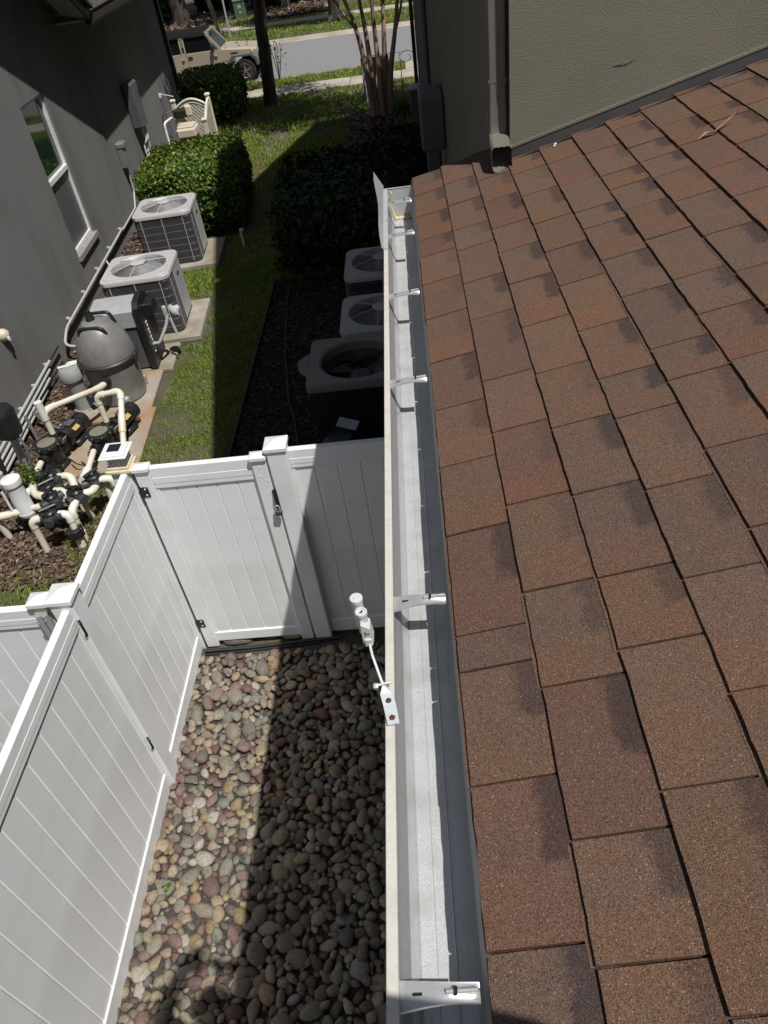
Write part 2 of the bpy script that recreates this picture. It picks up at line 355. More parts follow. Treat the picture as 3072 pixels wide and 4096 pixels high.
kb = MB(); kb.prism([(26.60, -.14), (26.62, .012), (26.74, .005), (26.80, -.085), (27.05, -.088), (27.05, -.14)], -90, 90, lambda a, b, c: (b, a, c)); kb.build('kerb', M['walk'], kind='structure')
kb = MB(); kb.prism([(34.46, -.14), (34.44, .012), (34.32, .005), (34.26, -.085), (34.0, -.088), (34.0, -.14)], -90, 90, lambda a, b, c: (b, a, c)); kb.build('far_kerb', M['walk'], kind='structure')
def sidewalk(name, yc, w, x0, x1, step=1.5):
    base = sheet(name, x0, x1, yc-w/2-.01, yc+w/2+.01, .004, M['soil'])
    proto = None; x = x0
    mb = MB(); mb.box((0, 0, .012), (step-.018, w, .05), b=.006); me = None
    while x < x1:
        if me is None: o = mb.build('slab', M['walk'], base); me = o.data
        else: o = obj('slab', me, None, base)
        o.location = (x+step/2, yc, random.uniform(-.004, .004)); x += step
sidewalk('sidewalk', 24.75, 1.1, -10.5, 6.0); sidewalk('far_sidewalk', 38.75, 1.15, -18, 8)
sheet('driveway', .15, 5.0, 25.32, 26.58, .012, M['walk'])
sheet('gravel_bed', -2.06, .42, -.3, 3.86, .006, M['gravel_base'])
gb = bpy.data.objects['gravel_bed']
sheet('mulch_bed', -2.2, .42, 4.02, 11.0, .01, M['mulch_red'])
sheet('equipment_mulch', -4.85, -3.25, 4.9, 6.45, .008, M['mulch_brown'])
sheet('wall_mulch', -5.4, -4.05, 6.45, 16.0, .012, M['mulch_brown'])
sheet('far_mulch', -16, -8.7, 40.2, 52, .10, M['mulch_brown']); sheet('tree_mulch', -6.6, -2.6, 40.2, 50, .10, M['mulch_brown'])
sheet('crape_mulch', -1.4, .42, 15.6, 20.8, .012, M['mulch_brown'])

# ---- river stones
def stone_protos(n):
    out = []
    for k in range(n):
        bm = bmesh.new(); bmesh.ops.create_icosphere(bm, subdivisions=2, radius=1)
        sd = Vector((k*7.3, k*3.1, 1.7*k)); ang = random.uniform(.0, .45)
        cuts = [(Vector((random.uniform(-1, 1), random.uniform(-1, 1), random.uniform(-.3, .3))).normalized(), random.uniform(.58, .9)) for _ in range(random.choice((0, 1, 2, 3, 4)))]
        for v in bm.verts:
            d = v.co.normalized(); r = 1+.24*noise.noise(d*1.1+sd)+.10*noise.noise(d*2.6+sd)
            p = d*r
            for cn, cd in cuts:
                e = p.dot(cn)-cd
                if e > 0: p = p-cn*e*.96
            v.co = p
        me = bpy.data.meshes.new('stone'); bm.to_mesh(me); bm.free()
        me.polygons.foreach_set('use_smooth', np.ones(len(me.polygons), bool)); me.materials.append(M['stone']); out.append(me)
    return out
protos = stone_protos(18)
cells = {}; stones = []
def try_stone(x, y, a, k):
    c = (int(x/.09), int(y/.09))
    for i in (-1, 0, 1):
        for j in (-1, 0, 1):
            for (X, Y, A) in cells.get((c[0]+i, c[1]+j), ()):
                if (X-x)**2+(Y-y)**2 < ((A+a)*k)**2: return False
    cells.setdefault(c, []).append((x, y, a)); return True
for rad, tries, k in ((.056, 260, .72), (.044, 1500, .70), (.034, 7000, .69), (.026, 14000, .69), (.018, 16000, .76)):
    for _ in range(tries):
        a = rad*random.uniform(.85, 1.2); x = random.uniform(-2.02, .40); y = random.uniform(.35, 3.74)
        if try_stone(x, y, a, k): stones.append((x, y, a))
# depth and tumbled poses
recs = []
for (x, y, a) in stones:
    b = a*random.uniform(.55, .95); c = a*random.uniform(.34, .62)
    z = .006+c*.55+(.016 if a < .03 else 0)*random.random()+.012*noise.noise(Vector((x*3, y*3, 0)))
    if random.random() < .16: z += .02
    rot = Matrix.Rotation(random.uniform(0, 6.28), 3, 'Z') @ Matrix.Rotation(random.gauss(0, .22), 3, 'X') @ Matrix.Rotation(random.gauss(0, .22), 3, 'Y')
    recs.append((x, y, z+.01, a*1.16, b*1.16, c*1.1, rot, random.randrange(len(protos))))
def vis(r): return r[3]/math.dist(r[:3], (0, 0, 4.6)) if (r[0] < -.52 and r[1] > 1.15) else -1
order = sorted(range(len(recs)), key=lambda i: -vis(recs[i])); chosen = set(order[:300])
mv = []; mf = []; base_n = 0
pv = [np.array([v.co[:] for v in p.vertices]) for p in protos]; pf = [np.array([f.vertices[:] for f in p.polygons]) for p in protos]
for i, (x, y, z, a, b, c, rot, k) in enumerate(recs):
    if i in chosen:
        o = bpy.data.objects.new('stone', protos[k]); link(o); o.parent = gb; o.location = (x, y, z); o.scale = (a, b, c); o.rotation_euler = rot.to_euler()
    else:
        Rm = np.array(rot); mv.append((pv[k]*np.array((a, b, c))) @ Rm.T+np.array((x, y, z))); mf.append(pf[k]+base_n); base_n += len(pv[k])
obj('stone_mass', mesh_np('stone_mass', np.vstack(mv), np.vstack(mf), smooth=180), M['stone_i'], gb, kind='stuff')
# flat threshold stones under the gate
for k, (x, y, a, b) in enumerate(((-1.72, 3.93, .17, .085), (-1.46, 3.95, .12, .07), (-1.25, 3.94, .15, .08), (-1.0, 3.99, .16, .08), (-.83, 4.02, .11, .08))):
    o = bpy.data.objects.new('threshold_stone', protos[k+2]); link(o); o.location = (x, y, .035); o.scale = (a, b, .05); o.rotation_euler = (0, 0, random.uniform(-.2, .2))
    o['label'] = ['longest flat flagstone under the gate, next to its hinge side', 'small flat flagstone second from the hinge side under the gate', 'middle flat flagstone lying under the white gate', 'shaded flat flagstone touching the gate latch post', 'small shaded flagstone behind the gate latch post'][k]; o['category'] = 'stone'; o['group'] = 'flat stones under the gate'

# ================================================================ our house
HX, HY = .425, 3.36
house = thing('house', 'taupe stucco house with brown shingle roof, open metal gutter and downspout', 'house', (1.5, 3.4, 0))
x0, z0, ex, sl_ = .0105, 3.50, .1331, .254
def rz(x): return z0+sl_*(x-x0)
wb = MB(); wb.box((HX+3.0, HY+7.42, 2.9), (6.0, 14.84, 6.0)); wb.box((HX+3.0, 19.8, 1.65), (6.0, 3.2, 3.5)); wb.build('wall', M['stucco'], house)
wb = MB(); wb.box((HX+3.0, -2.4, 1.62), (6.0, 11.48, 3.24)); wb.build('lower_wall', M['stucco'], house)
# soffit, fascia under the low roof
mb = MB(); mb.box((.24, -1.25, 3.335), (.40, 9.4, .02)); mb.build('soffit', M['white_paint'], house)
mb = MB(); mb.box((.032, -1.25, 3.38), (.02, 9.66, .19)); mb.build('fascia', M['white_paint'], house)
# upper eave: runs along the tall side wall, outside the picture
def gable(y): return 10.12-.565*abs(y-10.8)
ue = MB(); ue.prism([(3.4, gable(3.4)), (10.8, gable(10.8)), (18.2, gable(18.2))], HX, HX+6.0, lambda a, b, c: (b, a, c)); ue.build('gable_wall', M['stucco'], house)
ur = MB(); ur.prism([(3.1, gable(3.1)+.02), (10.8, gable(10.8)+.02), (18.5, gable(18.5)+.02), (18.5, gable(18.5)+.16), (10.8, gable(10.8)+.16), (3.1, gable(3.1)+.16)], -.05, 6.9, lambda a, b, c: (b, a, c)); ur.build('upper_roof', M['roof_dark'], house)
# roof deck and shingles
roof = MB(); roof.prism([(x0+.012, rz(x0)-.035), (x0+.012, rz(x0)-.012), (7.2, rz(7.2)-.012), (7.2, rz(7.2)-.10)], -6.0, 3.585); roof = roof.build('roof', M['asphalt_edge'], house)
ROWS = [[3.342, 3.081, 2.827, 2.664, 2.429, 2.172, 1.898, 1.651, 1.406, 1.168, 0.893, 0.811, 0.594, 0.36],
 [3.335, 3.071, 2.8, 2.608, 2.332, 2.069, 1.714, 1.482, 1.211, 0.959, 0.744, 0.487],
 [3.224, 2.965, 2.679, 2.465, 2.212, 1.928, 1.672, 1.429, 1.186, 0.95, 0.785, 0.534, 0.261],
 [3.139, 2.877, 2.593, 2.347, 2.093, 1.811, 1.566, 1.396, 1.144, 0.9, 0.665],
 [3.113, 2.838, 2.559, 2.41, 2.157, 1.911, 1.622, 1.477, 1.214, 0.978],
 [3.058, 2.788, 2.645, 2.445, 2.192, 1.909, 1.707, 1.482], [3.204, 2.954, 2.786, 2.609, 2.375, 2.092, 1.845, 1.651],
 [3.311, 3.047, 2.795, 2.52, 2.266, 2.006], [3.303, 3.054, 2.899, 2.636, 2.395], [3.207, 2.937]]
TONES = [(.117, .077, .057), (.120, .075, .054), (.112, .077, .059), (.115, .076, .058), (.122, .076, .053), (.116, .071, .055), (.111, .076, .060), (.118, .078, .057)]
cs = math.cos(math.atan(sl_)); nrm = Vector((-math.sin(math.atan(sl_)), 0, cs)); ups = Vector((cs, 0, math.sin(math.atan(sl_))))
roff = offset_of(roof)
def tab_mesh(k, ya, yb, lift, under):
    """one tab of course k between ya (near) and yb (far); two laminated layers, rough cut edges"""
    th = .0052; vs = []; fs = []; uvs = []; jg = .0014+.0007*max(0, min(ya, 3))+.0008*random.random()
    Lx = ex/cs
    p0 = Vector((x0+ex*k, 0, rz(x0+ex*k)))
    def layer(u_lo, u_hi, h_lo, h_hi, t, y0, y1, n=8, up=True):
        b = len(vs); top = []; rows_ = []
        for r_i, (uu, hh) in enumerate(((u_lo, h_lo), (u_hi, h_hi))):
            for s_ in (1, 0):
                row = []
                for i in range(n+1):
                    f = i/n; y = y0+(y1-y0)*f
                    ju = (.0016*noise.noise(Vector((y*140, k*9.1, s_*3))) + .0022*noise.noise(Vector((y*23, k*5.7, 2.)))) if r_i == 0 else 0
                    jy = .0012*noise.noise(Vector((uu*170, y*3, k))) if i in (0, n) else 0
                    h = hh-(0 if s_ else t)
                    # edges lift a little here and there
                    h += (.0012*noise.noise(Vector((y*9, k*2.3, 7.))) if (r_i == 0 and s_) else 0)
                    q = p0+ups*(uu+ju)+nrm*h; row.append(len(vs)); vs.append(Vector((q.x, y+jy, q.z))); uvs.append(((uu+.0)/Lx, f))
                rows_.append(row)
        a_t, a_b, c_t, c_b = rows_[0], rows_[1], rows_[2], rows_[3]
        for i in range(n):
            fs.append([a_t[i], c_t[i], c_t[i+1], a_t[i+1]]); fs.append([a_t[i], a_t[i+1], a_b[i+1], a_b[i]])
        fs.append([a_t[0], a_b[0], c_b[0], c_t[0]]); fs.append([a_t[n], c_t[n], c_b[n], a_b[n]])
    # shingle butts are proud at the low end and dive under the next course
    layer(0, Lx+.03, .0118+lift, .0035+lift*.3, th, ya+jg, yb-jg)
    if under: layer(-.0085*under, Lx+.02, .0066, .0, .0055, ya+jg+.0005, yb-jg-.0005, n=5)
    else: layer(.002, Lx+.02, .0078, .0, .0065, ya+jg+.0005, yb-jg-.0005, n=4)
    return vs, fs, uvs
n_sh = 0; extra_v = []; extra_f = []
for k in range(0, 26):
    X = x0+ex*k
    yend = 3.60 if X < HX-.1 else HY-.015
    ylo = max(-.6, -.05+.0*k)
    bs = list(ROWS[k]) if k < len(ROWS) else []
    y = bs[-1] if bs else yend
    while y > ylo-.1: y -= random.choice((.16, .2, .23, .25, .27, .3)); bs.append(y)
    if not (k < len(ROWS)): bs = bs[:-1]
    bs = [yend]+[b for b in bs if b < yend-.03]
    for i in range(len(bs)-1):
        yb, ya = bs[i], bs[i+1]
        lift = random.choice((0, .0006, .0014, .0022)); under = random.choice((0, 0, 0, .4, .8, 1.0))
        vs, fs, uvs = tab_mesh(k, ya, yb, lift, under)
        if X > 2.75 or n_sh > 296:
            b = len(extra_v); extra_v += vs; extra_f += [[b+q for q in f] for f in fs]; continue
        me = mesh_np('shingle', [v-roff for v in vs], fs)
        ul = me.uv_layers.new(name='UVMap'); vi = np.zeros(len(me.loops), np.int32); me.loops.foreach_get('vertex_index', vi)
        ul.data.foreach_set('uv', np.array(uvs, np.float32)[vi].ravel())
        o = obj('shingle', me, M['shingle'], roof); n_sh += 1
        t = random.choice(TONES); j = random.uniform(.93, 1.07); o.color = (t[0]*j, t[1]*j, t[2]*j, 1)
        o['band'] = random.choice((0, .3, .55, .75, .9, .9))
if extra_v:
    o = obj('shingle_field', mesh_np('shingle_field', [v-roff for v in extra_v], extra_f), M['shingle'], roof, kind='stuff'); o.color = (.097, .064, .049, 1)
# shaded end shingles on the rake next to the wall corner are part of the courses above
# step flashing along the wall
mb = MB()
for (xa, xb) in [(HX+i*.26-.02, HX+i*.26+.262) for i in range(13)]:
    o_ = .0012*random.random()
    mb.add([(xa, HY-.012-o_, rz(xa)+.006), (xb, HY-.012-o_, rz(xb)+.006), (xb, HY-.003, rz(xb)+.046), (xa, HY-.003, rz(xa)+.046), (xa, HY-.045, rz(xa)+.012), (xb, HY-.045, rz(xb)+.012)], [[0, 1, 2, 3], [4, 5, 1, 0]])
mb.build('flashing', M['flash'], house)
mb = MB(); mb.prism([(HX-.01, rz(HX)+.045), (HX-.01, rz(HX)+.055), (HX+3.4, rz(HX+3.4)+.055), (HX+3.4, rz(HX+3.4)+.045)], HY-.007, HY+.004); mb.build('stucco_screed', M['stucco'], house)
# a lump left in the stucco render
mb = MB(); pts = [(HX+.40+.09*t/6, HY-.0005-.004*math.sin(math.pi*t/6), 3.905+.022*t/6+.004*math.sin(t)) for t in range(7)]; mb.tube(pts, [.0004, .0010, .0014, .0012, .0013, .0010, .0004], 8); mb.build('render_ridge', M['stucco'], house, smooth=60)
# drip edge
mb = MB(); mb.prism([(x0-.004, z0-.014), (x0+.09, rz(x0+.09)-.016), (x0+.09, rz(x0+.09)-.020), (x0+.0, z0-.018), (x0-.010, z0-.05), (x0-.018, z0-.062), (x0-.02, z0-.06), (x0-.012, z0-.05)], -6, 3.59); mb.build('drip_edge', M['galv_front'], house)
mb = MB(); mb.prism([(x0+.002, z0-.003), (x0-.014, z0-.07), (x0-.016, z0-.07), (x0-.002, z0-.003)], -1.2, .78); mb.build('lapped_drip_edge', M['galv_front'], house)
# gutter
GZ = 3.49
gut_out = [(-.128, GZ), (-.128, GZ-.018), (-.124, GZ-.03), (-.116, GZ-.06), (-.108, GZ-.095), (-.098, GZ-.139), (-.005, GZ-.139), (.006, GZ-.02)]
def ribbon(prof, y0, y1, t=.0012, ny=1):
    mb = MB(); n = len(prof)
    for i in range(n-1):
        (xa, za), (xb, zb) = prof[i], prof[i+1]
        mb.add([(xa, y0, za), (xb, y0, zb), (xb, y1, zb), (xa, y1, za)], [[0, 1, 2, 3]])
    return mb
GY0, GY1 = -6.0, 3.55
gutter = MB(); gutter.add([], [])
for (xa, za), (xb, zb) in zip(gut_out[:-1], gut_out[1:]):
    gutter.add([(xa, GY0, za-.001), (xb, GY0, zb-.001), (xb, GY1, zb-.001), (xa, GY1, za-.001)], [[0, 1, 2, 3]])
gutter = gutter.build('gutter', M['gutter_paint'], house)
mb = MB(); mb.prism([(-.1285, GZ-.012), (-.1285, GZ+.0012), (-.1275, GZ+.0022), (-.1130, GZ+.0022), (-.1120, GZ+.0012), (-.1120, GZ-.012), (-.1135, GZ-.012), (-.1135, GZ), (-.127, GZ), (-.127, GZ-.012)], GY0, 2.835); mb.build('lip', M['gutter_paint'], gutter)
mb = MB(); mb.prism([(-.1295, GZ-.012), (-.1295, GZ+.003), (-.1115, GZ+.003), (-.1115, GZ-.01), (-.1125, GZ-.01), (-.1125, GZ+.001), (-.128, GZ+.001), (-.128, GZ-.012)], 2.838, 3.552); mb.build('corner_lip', M['galv'], gutter)
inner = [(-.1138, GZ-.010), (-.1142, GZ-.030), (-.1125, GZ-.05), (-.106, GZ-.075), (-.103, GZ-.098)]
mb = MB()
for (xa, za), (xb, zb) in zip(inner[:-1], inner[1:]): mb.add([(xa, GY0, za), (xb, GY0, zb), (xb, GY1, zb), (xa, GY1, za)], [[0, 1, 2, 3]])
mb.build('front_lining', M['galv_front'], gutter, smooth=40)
floor = [(-.103, GZ-.098), (-.0925, GZ-.1335), (-.0908, GZ-.1320), (-.0890, GZ-.1345), (-.0665, GZ-.135), (-.0657, GZ-.1335), (-.0649, GZ-.135), (-.039, GZ-.135), (-.0375, GZ-.1325), (-.036, GZ-.135), (-.006, GZ-.135), (.004, GZ-.02)]
mb = MB()
for (xa, za), (xb, zb) in zip(floor[:-1], floor[1:]):
    ny = 60
    ys = np.linspace(GY0, GY1, ny+1); vs = []
    for y in ys:
        w = .0005*noise.noise(Vector((y*3, xa*40, 0))); vs += [(xa, y, za+w), (xb, y, zb+w)]
    mb.add(vs, [[2*i, 2*i+1, 2*i+3, 2*i+2] for i in range(ny)])
mb.build('trough_floor', M['galv'], gutter, smooth=40)
mb = MB(); ec = [(-.127, GZ+.001), (-.124, GZ-.03), (-.109, GZ-.09), (-.097, GZ-.137), (-.004, GZ-.137), (.004, GZ+.001)]; mb.prism(ec, GY1-.003, GY1+.001); mb.box((-.062, GY1+.003, GZ), (.13, .012, .004)); mb.build('end_cap', M['galv'], gutter)
mb = MB()
path = [(-.112, GY1-.007, GZ-.012), (-.112, GY1-.012, GZ-.03), (-.108, GY1-.012, GZ-.06), (-.102, GY1-.012, GZ-.09), (-.091, GY1-.014, GZ-.130), (-.06, GY1-.016, GZ-.132), (-.03, GY1-.016, GZ-.132), (-.006, GY1-.014, GZ-.126), (-.002, GY1-.010, GZ-.08)]
mb.tube(path, [.004, .006, .008, .010, .012, .012, .011, .009, .004], 8)
mb.tube([(-.109, GY1-.006, GZ-.008), (-.098, GY1-.02, GZ-.004), (-.092, GY1-.03, GZ-.016), (-.088, GY1-.03, GZ-.02)], [.002, .003, .003, .001], 6)
mb.build('sealant', M['caulk'], gutter, smooth=60)
def hanger(y):
    mb = MB(); n = 11
    for i in range(n):
        pass
    xs = np.linspace(-.112, -.006, n); vs = []
    for i, x in enumerate(xs):
        f = i/(n-1); w = .020-.0075*math.sin(min(1, f*1.15)*math.pi*.5)
        zc = GZ-.012+.010*math.sin(f*math.pi)*.6+.004*f
        for j, t in enumerate((-1, -.93, -.45, 0, .45, .93, 1)):
            rib = (-.0045 if abs(t) == 1 else 0)+(.0035*max(0, f-.35)*2 if t == 0 else 0)-(.002*max(0, f-.3) if abs(t) == .45 else 0)
            vs.append((x, y+t*w, zc+rib))
    k = 7; mb.add(vs, [[i*k+j, i*k+j+1, (i+1)*k+j+1, (i+1)*k+j] for i in range(n-1) for j in range(k-1)])
    mb.tube([(-.05, y, GZ+.000), (-.008, y, GZ+.0035)], .0032, 8)
    o = mb.build('hanger', M['hanger'], gutter, smooth=50)
    s = MB(); s.lathe([(.0055, 0), (.006, .001), (.005, .004), (0.001, .005)], (-.036, y, GZ+.0015), 10, axis=(-1, 0, .25)); s.build('hanger_screw', M['black_metal'], gutter, smooth=40)
    q = MB(); q.box((-.088, y, GZ-.0065), (.013, .004, .002), b=.0008); q.build('hanger_slot', M['black_metal'], gutter)
for y in (3.386, 3.003, 2.448, 1.869, 1.019, .325, -.4): hanger(y)
gn = 380; gx = rng.uniform(-.088, -.008, gn); gy = rng.uniform(-.3, 3.5, gn)
gv = []; gf = []
for i in range(gn):
    r_g = rng.uniform(.0004, .0010); b = len(gv); c_ = np.array((gx[i], gy[i], GZ-.1345+r_g*.5)); a_g = rng.uniform(0, 6.28)
    gv += [c_+r_g*np.array((math.cos(a_g), math.sin(a_g), 0)), c_+r_g*np.array((math.cos(a_g+2.1), math.sin(a_g+2.1), 0)), c_+r_g*np.array((math.cos(a_g+4.2), math.sin(a_g+4.2), 0)), c_+np.array((0, 0, r_g))]
    gf += [[b, b+1, b+3], [b+1, b+2, b+3], [b+2, b, b+3]]
go_ = np.array(offset_of(gutter)); obj('loose_granules', mesh_np('loose_granules', np.array(gv)-go_, gf), M['asphalt_edge'], gutter, kind='stuff')
# splash guard: thin metal sheet flared out above the outer lip
mb = MB(); vs = []
for i in range(9):
    f = i/8; y = 2.85+(3.60-2.85)*f; h = .005+.062*f**.8; lean = .006+.030*f+.004*math.sin(f*9)
    vs += [(-.1285, y, GZ+.001), (-.1300-lean*.5, y, GZ+h*.55), (-.1305-lean, y+.01*f, GZ+h)]
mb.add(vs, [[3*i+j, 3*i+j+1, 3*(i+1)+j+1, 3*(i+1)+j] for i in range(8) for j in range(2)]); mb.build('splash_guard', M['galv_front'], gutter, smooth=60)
for y in (3.385, 3.208, 3.014, 2.845):
    mb = MB(); mb.lathe([(.004, 0), (.0042, .001), (.002, .0025)], (-.121, y, GZ+.003), 8); mb.build('rivet', M['brass'], gutter)
# downspout on the side wall with elbow kicked out over the roof
ds = MB()
def ds_ring(c, ax_u, ax_v, w, d):
    out = []
    for i in range(28):
        a = 2*math.pi*i/28; cu, sv = math.cos(a), math.sin(a); m_ = max(abs(cu), abs(sv)); u, v = cu/m_, sv/m_
        cr = .0028*math.cos(a*12) if abs(v) < .99 or True else 0
        out.append(Vector(c)+Vector(ax_u)*(u*(w/2+cr*.6))+Vector(ax_v)*(v*(d/2+cr*.6)))
    return out
def ds_loft(mb, rings):
    n = len(rings[0]); vs = [p for r_i in rings for p in r_i]
    mb.add(vs, [[i*n+k, i*n+(k+1) % n, (i+1)*n+(k+1) % n, (i+1)*n+k] for i in range(len(rings)-1) for k in range(n)])
cx, cy = .383, 3.452
mb = MB(); ds_loft(mb, [ds_ring((cx, cy, z), (1, 0, 0), (0, 1, 0), .080, .092) for z in (5.85, 3.80)]); dso = mb.build('downspout', M['stucco'], house, smooth=35)
M['ds'] = mat('downspout_taupe_paint', (.155, .142, .115), (.14, .128, .105), 5, .5); dso.data.materials.clear(); dso.data.materials.append(M['ds'])
mb = MB(); path = [((cx, cy, 3.82), 0), ((cx, cy, 3.74), 0), ((cx, cy-.008, 3.715), .25), ((cx, cy-.035, 3.69), .65), ((cx, cy-.08, 3.668), 1.0), ((cx-.004, cy-.15, 3.650), 1.25), ((cx-.004, cy-.20, 3.645), 1.35)]
rings = []
for i, (p, a) in enumerate(path):
    sc = (1.09 if i < 2 else 1.05)+(.03 if i % 2 else 0); av = Vector((0, math.cos(a), math.sin(a)*1.0)); rings.append(ds_ring(p, (1, 0, 0), av, .076*sc, .088*sc))
ds_loft(mb, rings); mb.build('elbow', M['ds'], dso, smooth=35)
mb = MB(); mb.box((cx, cy, 3.90), (.076, .094, .012)); mb.build('strap', M['ds'], dso)
mb = MB(); mb.box((.4235, 3.392, 5.2), (.004, .05, 3.2)); mb.build('corner_shadow_strip', M['trim_dark'], house)  # dark strip stands in for the shadow between downspout and corner
# boxes and conduits on the shaded side wall
for (c, d, nm) in (((.29, 9.1, 2.46), (.26, .62, .54), 'meter_box'), ((.33, 10.6, 1.5), (.18, .3, .7), 'meter_box'), ((.36, 12.6, 1.6), (.12, .35, .6), 'meter_box')):
    mb = MB(); mb.box(c, d, b=.02); o = mb.build(nm, M['dark_grey'], house)
mb = MB(); mb.cyl((.39, 9.0, .1), (.39, 9.0, 1.9), .03); mb.build('conduit', M['dark_grey'], house); mb = MB(); mb.cyl((.39, 12.6, .1), (.39, 12.6, 5.6), .035); mb.build('conduit', M['dark_grey'], house)
mb = MB(); mb.box((.36, 20.9, 1.7), (.09, .1, 3.4)); mb.build('front_downspout', M['trim_dark'], house)

# leaf and crumbs on the roof
def on_roof(x, y, h=0): return Vector((x, y, rz(x)))+nrm*(.011+h)
mb = MB(); c = [on_roof(1.005, 2.79, .002), on_roof(1.03, 2.795, .012), on_roof(1.06, 2.80, .004), on_roof(1.085, 2.80, .016), on_roof(1.115, 2.812, .024), on_roof(1.145, 2.822, .034)]
w = [.005, .008, .003, .006, .005, .001]; vs = []
for p, q in zip(c, w): vs += [p+Vector((0, q, .002)), p+Vector((0, 0, -.002)), p+Vector((0, -q, .003))]
mb.add(vs, [[3*i+j, 3*i+j+1, 3*(i+1)+j+1, 3*(i+1)+j] for i in range(5) for j in range(2)])
mb.build('dry_leaf', mat('dry_leaf', (.34, .25, .16), (.20, .14, .09), 40, .7), None, smooth=60, label='curled dry brown leaf lying on the roof shingles', cat='leaf')
mb = MB(); mb.lathe([(.003, 0), (.006, .003), (.004, .007)], on_roof(.605, 3.30), 7); mb.lathe([(.003, 0), (.005, .003), (.003, .006)], on_roof(.598, 3.285), 7)
mb.build('plaster_crumb', M['white_paint'], None, label='tiny white plaster crumbs on shingles beside the flashing', cat='debris')

# ================================================================ rain sensor on the gutter lip
rs = thing('rain_sensor', 'white rain sensor on a bent metal arm screwed to the gutter lip', 'sensor', (-.118, .70, 3.493))
M['zinc'] = mat('zinc_plate', (.72, .76, .78), (.66, .70, .73), 40, .35, .35); M['sensor'] = mat('sensor_white', (.66, .655, .64), rough=.45)
mb = MB(); P = [(-.1135, .726, 3.496), (-.120, .765, 3.497), (-.126, .786, 3.500), (-.130, .803, 3.510)]
W_ = [.0105, .0115, .0105, .005]; vs = []
for i, (p, w) in enumerate(zip(P, W_)):
    d = Vector((.97, .12, 0)) if i < 3 else Vector((.25, .05, .97)); p = Vector(p)
    for t in (-1, 1):
        for h in (0, .0025): vs.append(p+d*w*t+Vector((0, 0, h)))
mb.add(vs, [f for i in range(3) for f in ([4*i, 4*i+2, 4*i+6, 4*i+4], [4*i+1, 4*i+5, 4*i+7, 4*i+3], [4*i, 4*i+4, 4*i+5, 4*i+1], [4*i+2, 4*i+3, 4*i+7, 4*i+6])]+[[0, 1, 3, 2]]); mb.build('mounting_plate', M['zinc'], rs)
for p in ((-.1155, .738, 3.4990), (-.1215, .772, 3.5005)):
    mb = MB(); mb.lathe([(.0052, 0), (.0055, .001), (.004, .003), (.0005, .0035)], p, 12); sc_ = mb.build('screw', mat('screw_red_brown', (.13, .045, .03), rough=.4), rs, smooth=40)
    mb = MB(); mb.box((p[0], p[1], p[2]+.0034), (.0012, .008, .0008), rz=.4); mb.build('slot', M['black'], sc_)
mb = MB(); mb.cyl((-.146, .798, 3.510), (-.116, .804, 3.510), .0028, 8); mb.lathe([(.006, 0), (.0065, .004), (.006, .008)], (-.147, .7975, 3.510), 6, axis=(1, 0, 0)); mb.build('bolt', M['hanger'], rs, smooth=30)
mb = MB(); mb.tube([(-.131, .800, 3.512), (-.147, .848, 3.534), (-.149, .858, 3.546), (-.150, .868, 3.552)], .0026, 8); mb.build('arm', M['sensor'], rs, smooth=50)
mb = MB(); mb.box((-.1515, .868, 3.552), (.016, .014, .022), b=.003); mb.prism([(-.161, 3.550), (-.142, 3.550), (-.145, 3.586), (-.160, 3.598)], .864, .890); mb.build('body', M['sensor'], rs)
mb = MB(); mb.lathe([(.0095, 0), (.0097, .045), (.011, .046), (.0112, .053), (.010, .0545), (.008, .0545), (.0075, .052), (.001, .052)], (-.1575, .884, 3.560), 20); mb.build('tube', M['sensor'], rs, smooth=35)
mb = MB(); mb.lathe([(.0100, 0), (.0104, .062), (.0118, .063), (.0121, .071), (.0108, .0725), (.006, .0725), (.0056, .074), (.001, .074)], (-.165, .906, 3.555), 20); mb.build('rear_tube', M['sensor'], rs, smooth=35)
mb = MB(); mb.box((-.1575, .8825, 3.6128), (.006, .0025, .0008), rz=.5); mb.box((-.1560, .8855, 3.6128), (.0025, .005, .0008)); mb.build('vent_slot', M['black'], rs)
mb = MB()
for k in range(3):
    a = 2.1*k; mb.box((-.1525+.0035*math.cos(a), .8634, 3.575+.0035*math.sin(a)), (.0034, .0008, .0022), rot=Matrix.Rotation(-a, 4, 'Y'))
mb.build('emblem', M['black'], rs)

